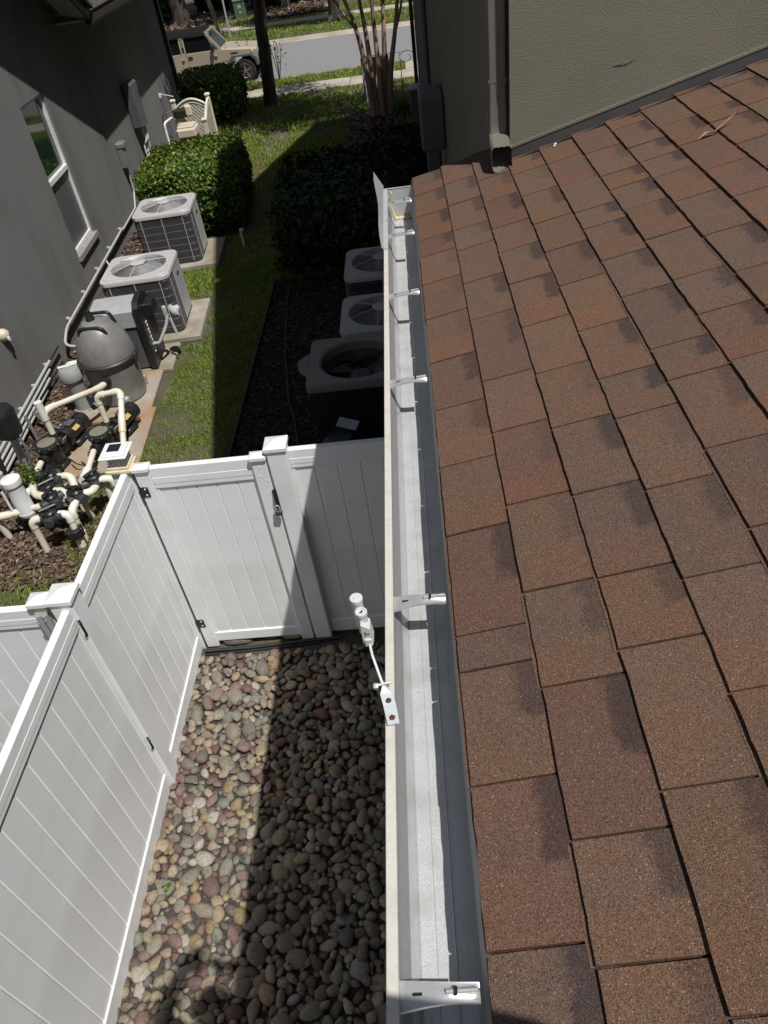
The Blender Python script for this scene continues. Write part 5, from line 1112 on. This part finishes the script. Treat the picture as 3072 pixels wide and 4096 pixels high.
# lawn tree that shades the yard between the two houses
# far side of the street
for k, (x, y, r, lab) in enumerate(((-10.2, 42.2, .34, 'thick ridged trunk in the bark mulch across the street'), (-2.55, 37.1, .22, 'slim tree with flared roots on the far verge'), (-7.9, 44.5, .26, 'dark trunk behind the green utility box across the street'), (-14.0, 43.0, .3, 'dark trunk at the mulch edge far behind the vehicle roof'), (-5.3, 43.4, .2, 'thin trunk in the far reddish mulch bed'))):
    tree('far_tree', lab, (x, y, 0), [(wob((x, y, -.05), (x+.15, y, 4.2), 6, .15), r*1.25, r*.7)]+[(wob((x+.15, y, 3.9), (x+random.uniform(-2, 2), y+random.uniform(-1.5, 1.5), 6.5), 4, .3), r*.5, .05) for _ in range(4)]+[(wob((x+.1*math.cos(a), y+.1*math.sin(a), .25), (x+r*2.6*math.cos(a), y+r*2.6*math.sin(a), -.02), 3, .03), r*.5, .03) for a in (0.5, 2.2, 4.1, 5.4)], blobs((x, y, 6.6), 2.8, 12, .55), 5000, .17, M['bark'], M['tree_leaf'], 'trees across the street')
for (x, y, sx, sy, sz, lab) in ((-12.6, 44.2, 3.0, 2.2, 1.7, 'dark shrub mass behind the thick far trunk'), (-8.8, 46.3, 2.6, 1.8, 1.5, 'dark shrub behind the far utility box'), (-5.4, 44.9, 3.4, 1.8, 1.5, 'dark shrub behind the far reddish mulch'), (-1.0, 45.6, 3.6, 2.0, 1.6, 'dark shrub row beyond the far tree'), (2.6, 44.0, 3.0, 2.0, 1.6, 'dark far shrub beside the house edge')):
    hedge(lab, (x, y, sz*.52), (sx, sy, sz), 2600, .15, M['hedge_dark'], stems=5)
ornamental('small yellow green plant in the far mulch bed', -4.3, 41.2, 120, .35, .3)
mb = MB(); mb.lathe([(.16, 0), (.2, .02), (.17, .45), (.19, .46), (.19, .5), (.02, .5)], (-3.1, 41.0, 0), 14); mb.build('far_planter', M['beige_plastic'], None, smooth=40, label='small beige pot on the far mulch bed', cat='pot')

t = thing('utility_cabinet', 'narrow pale grey cabinet against our shaded side wall', 'cabinet', (.25, 18.0, 0)); mb = MB(); mb.box((.27, 18.1, .48), (.24, .45, .96), b=.02); mb.build('cabinet_body', M['dark_grey'], t); mb = MB(); mb.box((.27, 18.1, .98), (.28, .5, .05), b=.015); mb.build('lid', M['heater_grey'], t)
# ---- grass blades
def grass(name, regions, label):
    Vs = []; 
    for (x0_, x1_, y0_, y1_, dens, h, w) in regions:
        n = int((x1_-x0_)*(y1_-y0_)*dens); x = rng.uniform(x0_, x1_, n); y = rng.uniform(y0_, y1_, n)
        nzv = np.array([noise.noise(Vector((a*1.1, b*1.1, 0)))+.6*noise.noise(Vector((a*3.3, b*3.3, 4))) for a, b in zip(x, y)])
        keep = (rng.random(n) < np.clip(.72+nzv*1.4, .10, 1))
        for (bx0, bx1, by0, by1) in BLOCK: keep &= ~((x > bx0) & (x < bx1) & (y > by0) & (y < by1))
        x, y = x[keep], y[keep]; n = len(x); a = rng.uniform(0, 6.28, n); hh = h*rng.uniform(.5, 1.25, n); lean = rng.uniform(.2, 1.1, n)*hh; la = rng.uniform(0, 6.28, n)
        dx, dy = np.cos(a)*w/2, np.sin(a)*w/2; z = np.zeros(n)
        A = np.stack([x-dx, y-dy, z], 1); B_ = np.stack([x+dx, y+dy, z], 1); mx_, my_ = x+np.cos(la)*lean*.4, y+np.sin(la)*lean*.4
        C1 = np.stack([mx_+dx*.8, my_+dy*.8, hh*.65], 1); D1 = np.stack([mx_-dx*.8, my_-dy*.8, hh*.65], 1); E1 = np.stack([x+np.cos(la)*lean, y+np.sin(la)*lean, hh], 1)
        Vs.append(np.stack([A, B_, C1, D1, E1], 1).reshape(-1, 3))
    V = np.vstack(Vs); i = np.arange(len(V)//5)*5; F = np.stack([i, i+1, i+2, i, i+2, i+3, i+3, i+2, i+4], 1).reshape(-1, 3)
    return obj(name, mesh_np(name, V, F), M['grass'], None, label=label, cat='grass', kind='stuff')
BLOCK = [(-4.45, -3.2, 11.8, 13.0), (-4.3, -3.08, 9.25, 10.5), (-4.4, -3.24, 6.3, 9.2), (-4.9, -3.7, 5.0, 6.45), (-2.2, .5, 3.9, 11.0), (-1.4, .5, 15.6, 20.8), (-5.5, -4.05, 6.45, 16.), (-11, 6, 24.15, 25.35), (.1, 6, 25.3, 26.6), (-20, 9, 38.1, 39.4), (-16, -8.7, 40.2, 60), (-6.6, -2.6, 40.2, 60), (-4.85, -2.7, 13.1, 15.6)]
grass('lawn_grass', [(-4.95, -2.13, 2.9, 5.1, 5200, .055, .007), (-3.7, -2.2, 4.9, 9.0, 5200, .045, .007), (-3.9, -2.2, 9.0, 12.6, 3600, .05, .009), (-4.2, -1.0, 11.0, 19.5, 2000, .06, .013)], 'patchy green and straw lawn behind the white fence')
grass('front_grass', [(-5.2, .4, 19.5, 24.2, 800, .075, .018), (-6.5, .15, 25.3, 26.6, 1300, .08, .018), (-9, 2, 34.5, 38.2, 330, .09, .03), (-9, 2, 39.3, 42, 260, .09, .03)], 'green lawn and verge along the sidewalks and street')
def chips(name, x0_, x1_, y0_, y1_, n, s, m, label, z=.02):
    P = np.stack([rng.uniform(x0_, x1_, n), rng.uniform(y0_, y1_, n), z+rng.random(n)*.02], 1); Nn = rng.normal(size=(n, 3))*.35+np.array((0, 0, 1)); return leaf_mesh(name, P, Nn, s, m, None, 2.6, label=label, cat='mulch', kind='stuff')
chips('mulch_chips', -4.85, -3.3, 4.7, 6.4, 2600, .028, M['chip_b'], 'brown bark chips around the pool pipes'); chips('mulch_chips', -5.3, -4.1, 6.4, 14.0, 4200, .032, M['chip_b'], 'brown bark chips between the grey wall and equipment')
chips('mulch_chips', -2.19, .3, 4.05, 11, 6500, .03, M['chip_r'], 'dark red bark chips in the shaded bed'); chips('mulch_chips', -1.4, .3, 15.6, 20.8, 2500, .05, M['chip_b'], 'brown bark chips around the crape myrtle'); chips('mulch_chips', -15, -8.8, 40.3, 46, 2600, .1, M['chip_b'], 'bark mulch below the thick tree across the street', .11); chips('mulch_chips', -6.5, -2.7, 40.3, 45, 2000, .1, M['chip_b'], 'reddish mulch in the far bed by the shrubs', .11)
# stray weeds and twigs
mb = MB(); mb.tube([(-1.50, 2.72, .05), (-1.42, 2.80, .07), (-1.36, 2.86, .055)], .003, 5); mb.build('straw_stem', mat('straw', (.5, .4, .25), rough=.8), None, label='dry straw stem lying across the sunlit river stones', cat='twig')
P = np.array([(-1.88, 1.93, .06), (-1.90, 1.95, .07), (-1.87, 1.96, .065)]); leaf_mesh('weed_sprout', P, np.array([(0, 0, 1.), (.3, 0, 1), (0, .4, 1)]), .035, M['hedge'], None, 1.2, label='tiny green weed sprout between stones at the fence foot', cat='weed')
n = 160; P = np.stack([rng.normal(-4.05, .06, n), rng.normal(5.86, .05, n), rng.uniform(.38, .58, n)], 1); leaf_mesh('vine_sprig', P, rng.normal(size=(n, 3)), .025, M['hedge'], None, kind='stuff', label='small green weed growing through the pool valves', cat='weed')

# ================================================================ lattice screen and softener by the grey house
t = thing('lattice_screen', 'cream lattice corner screen with arched top behind the boxwood', 'lattice screen', (-4.6, 18.4, 0))
for (x, y, h) in ((-5.12, 18.55, 1.22), (-4.30, 18.45, 1.28), (-4.28, 17.55, .98)):
    mb = MB(); mb.box((x, y, h/2), (.09, .09, h), b=.008); po = mb.build('post', M['lattice'], t); mb = MB(); mb.box((x, y, h+.03), (.12, .12, .06), b=.02); mb.build('cap', M['lattice'], po)
def latt(a, b, z0_, z1f, arch):
    a, b = Vector((*a, 0)), Vector((*b, 0)); d = (b-a); Lg = d.length; d.normalize(); st = .085; off_ = offset_of(t)
    for sgn in (-1, 1):
        k = -int(2/st)
        while k*st < Lg+2:
            s0 = k*st; seg = []
            for i in range(90):
                z = z0_+i*.016; s_ = s0+sgn*(z-z0_) if sgn > 0 else s0-(z-z0_)
                if 0 <= s_ <= Lg and z <= z1f(s_/Lg): seg.append((s_, z))
            if len(seg) > 3:
                p, q = seg[0], seg[-1]; mb = MB(); nrm_ = Vector((-d.y, d.x, 0))*(.006*sgn); mb.bar(a+d*p[0]+Vector((0, 0, p[1]))+nrm_, a+d*q[0]+Vector((0, 0, q[1]))+nrm_, .008, .032); mb.build('slat', M['lattice'], t)
            k += 1
    mb = MB(); mb.tube([a+d*(Lg*i/14)+Vector((0, 0, z1f(i/14))) for i in range(15)], .028, 8); mb.build('frame_rail', M['lattice'], t, smooth=60); mb = MB(); mb.tube([a+d*(Lg*i/14)+Vector((0, 0, z1f(i/14)-.07)) for i in range(15)], .018, 8); mb.build('inner_rail', M['lattice'], t, smooth=60); mb = MB(); mb.box((a+b)/2+Vector((0, 0, z0_-.02)), (Lg, .05, .06), rz=math.atan2(d.y, d.x)); mb.build('lower_rail', M['lattice'], t, smooth=60)
latt((-5.07, 18.55), (-4.35, 18.45), .10, lambda f: 1.11+.14*math.sin(math.pi*f), 1); latt((-4.28, 18.40), (-4.28, 17.6), .10, lambda f: 1.24-.32*f*f, 0)
t = thing('water_softener', 'beige water softener tank with dark valve head beside the lattice', 'water softener', (-4.72, 17.7, 0))
mb = MB(); mb.box((-4.72, 17.7, .36), (.36, .46, .72), b=.03); mb.build('brine_tank', M['beige_plastic'], t)
mb = MB(); mb.box((-4.72, 17.7, .80), (.42, .52, .20), b=.04); mb.box((-4.72, 17.7, .915), (.36, .42, .04), b=.02); mb.build('lid', M['beige_plastic'], t)
mb = MB(); mb.lathe([(.12, 0), (.13, .02), (.13, .9), (.08, 1.0)], (-4.95, 18.15, .0), 18); mb.build('resin_tank', M['beige_plastic'], t, smooth=40)
mb = MB(); mb.box((-4.88, 18.1, 1.08), (.30, .22, .16), b=.02); vh = mb.build('valve_head', M['black'], t); mb = MB(); mb.box((-4.70, 18.05, 1.12), (.16, .10, .24), b=.04); mb.build('timer_cover', M['beige_plastic'], vh); mb = MB(); mb.box((-5.0, 17.98, 1.16), (.07, .07, .05), b=.01); mb.build('red_knob', M['red'], vh)
mb = MB(); mb.tube(bend([(-5.05, 18.0, 1.05), (-5.2, 17.7, 1.0), (-5.18, 17.6, .0)], .08), .025, 8); mb.build('pipe', M['pvc_white'], t, smooth=60)
mb = MB(); mb.tube(bend([(-4.95, 17.95, 1.2), (-5.22, 17.8, 1.15), (-5.25, 17.75, .8), (-5.1, 17.7, .7)], .1), .012, 6); mb.build('cable', M['black'], t, smooth=60)

# ================================================================ street things
t = thing('garden_flag', 'white garden flag on a curled black metal stand among the crape trunks', 'flag', (-.5, 20.6, 0))
mb = MB(); mb.tube([(.02, 20.7, 0), (.0, 20.7, 1.24), (-.9, 20.7, 1.24)], .008, 6); mb.tube([(.0+.2*(1-f*.5)*math.cos(f*7)+.15, 20.7, 1.12+.15*(1-f*.5)*math.sin(f*7)) for f in np.linspace(0, 1, 16)], .007, 6); mb.build('stand', M['black_metal'], t, smooth=60)
mb = MB(); vs = [(-.95+.68*i/8, 20.70+.03*math.sin(i*1.1+j), 1.22-.95*j/6) for j in range(7) for i in range(9)]; mb.add(vs, [[j*9+i, j*9+i+1, (j+1)*9+i+1, (j+1)*9+i] for j in range(6) for i in range(8)])
mb.add([(x, y+.004, z) for x, y, z in vs], [[j*9+i, (j+1)*9+i, (j+1)*9+i+1, j*9+i+1] for j in range(6) for i in range(8)]); fl = mb.build('cloth', mat('flag_cloth', (.42, .41, .42), (.38, .37, .38), 4, .8), t, smooth=60)
mb = MB()
for (x, z, w_, h_) in ((-.42, .86, .22, .30), (-.46, .66, .10, .22), (-.30, .70, .08, .2)): mb.box((x, 20.665, z), (w_, .002, h_), b=.0005)
mb.build('print', mat('flag_print_red', (.20, .03, .035), rough=.8), fl)
mb = MB()
for (x, z) in ((-.80, .90), (-.78, .84), (-.84, .70), (-.70, .42), (-.62, .42)): mb.box((x, 20.665, z), (.04, .002, .03), rot=Matrix.Rotation(.3, 4, 'Y'))
mb.build('print_mark', M['dark_grey'], fl)
t = thing('mailbox_post', 'leaning brown wooden post on the far verge beside a sign pole', 'post', (-7.6, 37.4, 0)); mb = MB(); mb.cyl((-7.5, 37.4, -.05), (-7.9, 37.5, 2.4), .10, 12); mb.build('pole', mat('post_wood', (.17, .13, .09), rough=.8), t, smooth=50); mb = MB(); mb.lathe([(.16, 0), (.15, .1), (.11, .12)], (-7.5, 37.4, 0), 12); mb.build('foot', M['trim_dark'], t)
t = thing('sign_pole', 'thin galvanised sign pole on the far verge', 'sign', (-7.0, 36.8, 0)); mb = MB(); mb.box((-7.0, 36.8, 1.2), (.06, .04, 2.5)); mb.build('pole', M['conduit'], t); mb = MB(); mb.box((-7.05, 36.79, 2.45), (.45, .012, .45), b=.004); mb.build('plate', M['white_paint'], t)
t = thing('utility_box', 'low green utility pedestal on the lawn across the street', 'utility box', (-7.3, 42.2, 0)); mb = MB(); mb.box((-7.3, 42.2, .36), (.52, .45, .72), b=.02); bd = mb.build('cabinet', mat('utility_green', (.10, .14, .085), rough=.6), t); mb = MB(); mb.box((-7.3, 42.2, .74), (.56, .5, .08), b=.02); mb.build('lid', M['blue_grey'], bd); mb = MB(); mb.box((-7.28, 41.968, .5), (.16, .006, .14)); mb.box((-7.28, 41.968, .28), (.10, .006, .10)); mb.build('warning_label', mat('label_pale', (.4, .42, .3), rough=.6), bd)
n = 70; mb = MB()
for k in range(9): a = random.uniform(-.35, .35); b_ = random.uniform(-.25, .25); mb.tube([(-3.75, 26.15, 0), (-3.75+a*.5, 26.15+b_*.5, .7), (-3.75+a, 26.15+b_, 1.25+random.uniform(-.3, .3))], [.008, .006, .003], 4)
sp_ = thing('bare_shrub', 'spindly near leafless shrub on the verge by the tree', 'shrub', (-3.75, 26.15, 0)); mb.build('stem', M['branch'], sp_); P = np.stack([rng.normal(-3.75, .18, n), rng.normal(26.15, .15, n), rng.uniform(.4, 1.35, n)], 1); leaf_mesh('leaves', P, rng.normal(size=(n, 3)), .05, M['tree_leaf'], sp_)

# ================================================================ off-road vehicle parked at the kerb (nose towards +x)
J = thing('parked_offroader', 'tan four door off-roader with black soft top parked at the kerb', 'car', (-6.2, 28.0, -.095))
JX, JY, JZ, js = -4.98, 27.45, -.115, .84               # front wheel centre, near side
def jm(x, y, z): return Vector((JX+x*.95, JY+.14+y*.9, JZ+z*.82))   # y grows to the far side
W2 = 1.62
def jpr(poly, y0, y1, name, m, parent, smooth=None):
    mb = MB(); mb.prism(poly, y0, y1, lambda a, b, c: jm(a, b, c)); return mb.build(name, m, parent, smooth=smooth)
body = [(.46, .52), (.50, .98), (.42, 1.06), (-.60, 1.16), (-.78, 1.20), (-3.55, 1.20), (-3.62, 1.1), (-3.6, .52), (-3.35, .50), (-3.30, .80), (-3.12, .98), (-2.75, .98), (-2.55, .80), (-2.5, .46), (-.58, .44), (-.52, .72), (-.38, .90), (.20, .90), (.36, .70), (.40, .52)]
bo = jpr(body, .0, W2, 'body', M['jeep'], J)
mb = MB(); hd = [(.50, .06), (.50, W2-.06), (-.66, W2-.01), (-.66, .01)]; vs = [jm(x, y, 1.04 if x > 0 else 1.165) for x, y in hd]+[jm(x*.97 if x > 0 else x, .12+y*.85, 1.10 if x > 0 else 1.215) for x, y in hd]; mb.add(vs, [[4, 5, 6, 7]]+[[i, (i+1) % 4, (i+1) % 4+4, i+4] for i in range(4)]); mb.build('hood', M['jeep'], J)
# cabin: pillars, windscreen, soft top
zb, zt = 1.20, 1.78
mb = MB(); mb.bar(jm(-.74, .06, zb), jm(-1.14, .12, zt), .06, .07); mb.bar(jm(-.74, W2-.06, zb), jm(-1.14, W2-.12, zt), .06, .07); mb.bar(jm(-1.15, .10, zt), jm(-1.15, W2-.10, zt), .07, .07); mb.build('windscreen_frame', M['jeep'], J)
mb = MB(); mb.add([jm(-.76, .09, zb+.02), jm(-.76, W2-.09, zb+.02), jm(-1.13, W2-.14, zt-.03), jm(-1.13, .14, zt-.03)], [[0, 1, 2, 3]]); mb.build('windscreen', glass('windscreen_glass', (.010, .02, .018), .05, .25), J)
top = MB(); sec = [(.03, zt-.04), (.10, zt+.05), (.35, zt+.09), (W2/2, zt+.10), (W2-.35, zt+.09), (W2-.10, zt+.05), (W2-.03, zt-.04)]; vs = []
for x, dz_ in ((-1.14, -.02), (-1.3, .01), (-2.2, .0), (-3.3, -.03), (-3.58, -.10)): vs += [jm(x, y, z+dz_) for y, z in sec]
k = len(sec); top.add(vs, [[i*k+j, i*k+j+1, (i+1)*k+j+1, (i+1)*k+j] for i in range(4) for j in range(k-1)]+[list(range(k))]); top.build('soft_top', M['soft_top'], J, smooth=50)
mb = MB()
for yy in (.05, W2-.05):
    for xx in (-1.92, -2.05, -2.98, -3.5): mb.bar(jm(xx, yy, zb), jm(xx-.02, yy+(.07 if yy < 1 else -.07), zt-.02), .03, .09)
    mb.bar(jm(-1.0, yy+(.07 if yy < 1 else -.07), zt-.03), jm(-3.5, yy+(.07 if yy < 1 else -.07), zt-.03), .04, .06)
mb.build('door_frames', M['jeep'], J)
for (xa, xb) in ((-.92, -1.90), (-2.08, -2.95), (-3.75, -3.48)):
    mb = MB(); xt = xa-.22 if xa > -1 else xa
    mb.add([jm(xa, .03, zb+.01), jm(xb, .03, zb+.01), jm(xb, .11, zt-.05), jm(xt, .11, zt-.05)], [[0, 1, 2, 3]]); mb.build('side_window', M['car_glass'], J)
for xc, wdt in ((-1.42, 1.0), (-2.50, .90)):
    mb = MB(); mb.box(jm(xc, -.008, .86), (wdt*js, .02, .66*js), b=.006); dr = mb.build('door', M['jeep'], J)
    mb = MB(); mb.box(jm(xc-.34, -.035, 1.06), (.14, .03, .05), b=.01); mb.build('handle', M['black'], dr)
    for zz in (.68, 1.02): mb = MB(); mb.box(jm(xc+wdt/2+.02, -.03, zz), (.10, .03, .05), b=.01); mb.build('hinge', M['jeep'], dr)
def wheel(xc, y, side):
    mb = MB(); c = jm(xc, y, .40); mb.lathe([(.24*js, -.11), (.36*js, -.12), (.40*js, -.08), (.405*js, 0), (.40*js, .08), (.36*js, .12), (.24*js, .11)], c, 28, axis=(0, 1, 0)); w_ = mb.build('wheel', M['tyre'], J, smooth=40)
    mb = MB(); mb.lathe([(.245*js, 0), (.24*js, .012), (.22*js, .0)], c+Vector((0, -.115*side, 0)), 24, axis=(0, -side, 0), cap=False); mb.lathe([(.06, 0), (.05, .03)], c+Vector((0, -.10*side, 0)), 12, axis=(0, -side, 0))
    for k in range(5): a = k*1.2566+.3; mb.bar(c+Vector((.04*math.cos(a), -.10*side, .04*math.sin(a))), c+Vector((.225*math.cos(a), -.105*side, .225*math.sin(a))), .02, .055, up=(-math.sin(a), 0, math.cos(a)))
    mb.build('rim', M['rim'], w_); mb = MB(); mb.lathe([(.23*js, 0), (.01, 0)], c+Vector((0, -.04*side, 0)), 20, axis=(0, -side, 0), cap=False); mb.build('brake', M['black'], w_)
for xc in (0, -2.94):
    wheel(xc, -.02, 1); wheel(xc, W2+.02, -1)
    for y0_, y1_ in ((-.17, .10), (W2-.10, W2+.17)):
        pts = [(xc-.58, .66), (xc-.50, .80), (xc-.36, .95), (xc+.30, .95), (xc+.46, .82), (xc+.52, .62)]; inn = [(xc+.45, .62), (xc+.40, .77), (xc+.26, .89), (xc-.32, .89), (xc-.44, .76), (xc-.51, .66)]
        jpr(pts+inn, y0_, y1_, 'fender', M['fender'], J)
mb = MB(); mb.box(jm(.66, W2/2, .62), (.22, W2*js*.98, .20), b=.04); mb.build('bumper', M['fender'], J)
mb = MB(); mb.box(jm(.49, W2/2, .92), (.04, 1.1*js, .34), b=.01); gr_ = mb.build('grille', M['jeep'], J)
for k in range(7): mb = MB(); mb.box(jm(.515, W2/2-.27+.09*k, .92), (.012, .045, .24)); mb.build('grille_slot', M['black'], gr_)
for yy in (.27, W2-.27): mb = MB(); mb.lathe([(.10, 0), (.09, .02), (.01, .03)], jm(.51, yy, .95), 16, axis=(1, 0, 0)); mb.build('headlight', M['sticker'], J, smooth=40)
mb = MB(); mb.box(jm(-.95, -.12, 1.28), (.10, .14, .20), b=.03); mb.bar(jm(-.95, .0, 1.22), jm(-.95, -.1, 1.24), .03, .03); mb.build('mirror', M['black'], J)
for p in ((.1, .55, 1.13), (-.15, .5, 1.155), (-.3, 1.0, 1.18), (.05, 1.1, 1.14)): mb = MB(); mb.box(jm(*p)+Vector((0, 0, .015)), (.06, .04, .03), b=.01); mb.build('hood_bump', M['black'], J)
mb = MB(); mb.tube([jm(-.55, .05, 1.15), jm(-.50, .02, 1.5), jm(-.52, .02, 1.7)], .006, 5); mb.build('aerial', M['black'], J); mb = MB(); mb.box(jm(.34, -.03, 1.02), (.05, .03, .08), b=.01); mb.build('marker_light', M['sticker'], J); mb = MB(); mb.box(jm(-.28, -.004, 1.02), (.22, .006, .04)); mb.build('side_vent_badge', M['trim_dark'], J)

# ================================================================ the photographer, kneeling on the roof behind the lens
pr = thing('person', 'person in dark shirt and jeans kneeling on the roof holding a phone', 'person', (.36, -.55, 3.59))
def skin(name, verts, edges, m, root=0, sub_=2, parent=pr):
    off = offset_of(parent); me = bpy.data.meshes.new(name); me.from_pydata([tuple(Vector(v[:3])-off) for v in verts], edges, []); me.update()
    o = obj(name, me, m, parent); o.modifiers.new('skin', 'SKIN'); o.modifiers['skin'].use_smooth_shade = True
    for i, v in enumerate(verts): me.skin_vertices[0].data[i].radius = (v[3], v[3]*(v[4] if len(v) > 4 else 1)); me.skin_vertices[0].data[i].use_root = (i == root)
    s_ = o.modifiers.new('subdivision', 'SUBSURF'); s_.levels = sub_; s_.render_levels = sub_; return o
Vb = [(.36, -.66, 4.10, .15, .8), (.34, -.60, 4.26, .145, .75), (.31, -.52, 4.44, .16, .7), (.29, -.45, 4.58, .08), (.27, -.40, 4.66, .055), (.26, -.36, 4.76, .085, 1.15), (.255, -.355, 4.86, .075, 1.1),
      (.12, -.48, 4.53, .07), (-.17, -.30, 4.47, .068), (-.055, -.06, 4.53, .045), (-.048, -.045, 4.56, .030),
      (.47, -.46, 4.52, .07), (.42, -.078, 4.42, .048), (.12, -.05, 4.52, .035), (.10, -.04, 4.55, .030),
      (.26, -.63, 4.02, .11), (.22, -.38, 3.73, .075), (.22, -.75, 3.70, .055), (.22, -.98, 3.70, .045),
      (.46, -.63, 4.02, .11), (.52, -.38, 3.80, .075), (.52, -.75, 3.77, .055), (.52, -.98, 3.77, .045)]
Eb = [(0, 1), (1, 2), (2, 3), (3, 4), (4, 5), (5, 6), (2, 7), (7, 8), (8, 9), (9, 10), (2, 11), (11, 12), (12, 13), (13, 14), (0, 15), (15, 16), (16, 17), (17, 18), (0, 19), (19, 20), (20, 21), (21, 22)]
skin('body', Vb, Eb, mat('dark_clothes', (.03, .035, .05), rough=.85))
mb = MB(); mb.lathe([(.098, -.02), (.112, .03), (.108, .07), (.085, .11), (.04, .132), (.001, .136)], (.258, -.372, 4.79), 20); mb.build('hair', mat('hair_brown', (.04, .028, .02), rough=.8), pr, smooth=60)
M['skin'] = mat('skin', (.42, .27, .20), rough=.55)
for sx in (-1, 1):
    hx_ = -.05 if sx < 0 else .105
    for k in range(5):
        z_ = 4.535+.019*k; skin('finger', [(hx_, -.045, z_, .010), (hx_+sx*-.008, -.028, z_, .009), (hx_-sx*.022, -.018+.002*k, z_+.004, .0085)], [(0, 1), (1, 2)], M['skin'], sub_=1)
ph = thing('phone', 'black phone held up in front of the kneeling person', 'phone', (.02, -.02, 4.6))
pm = Matrix.Translation(cam_o.matrix_world.translation) @ cam_o.matrix_world.to_3x3().to_4x4()
mb = MB(pm); mb.box((.028, -.045, .016), (.074, .152, .009), b=.004); mb.build('case', M['black'], ph)
mb = MB(pm); mb.box((.028, -.045, .0207), (.068, .146, .0006)); mb.build('screen', M['car_glass'], ph)
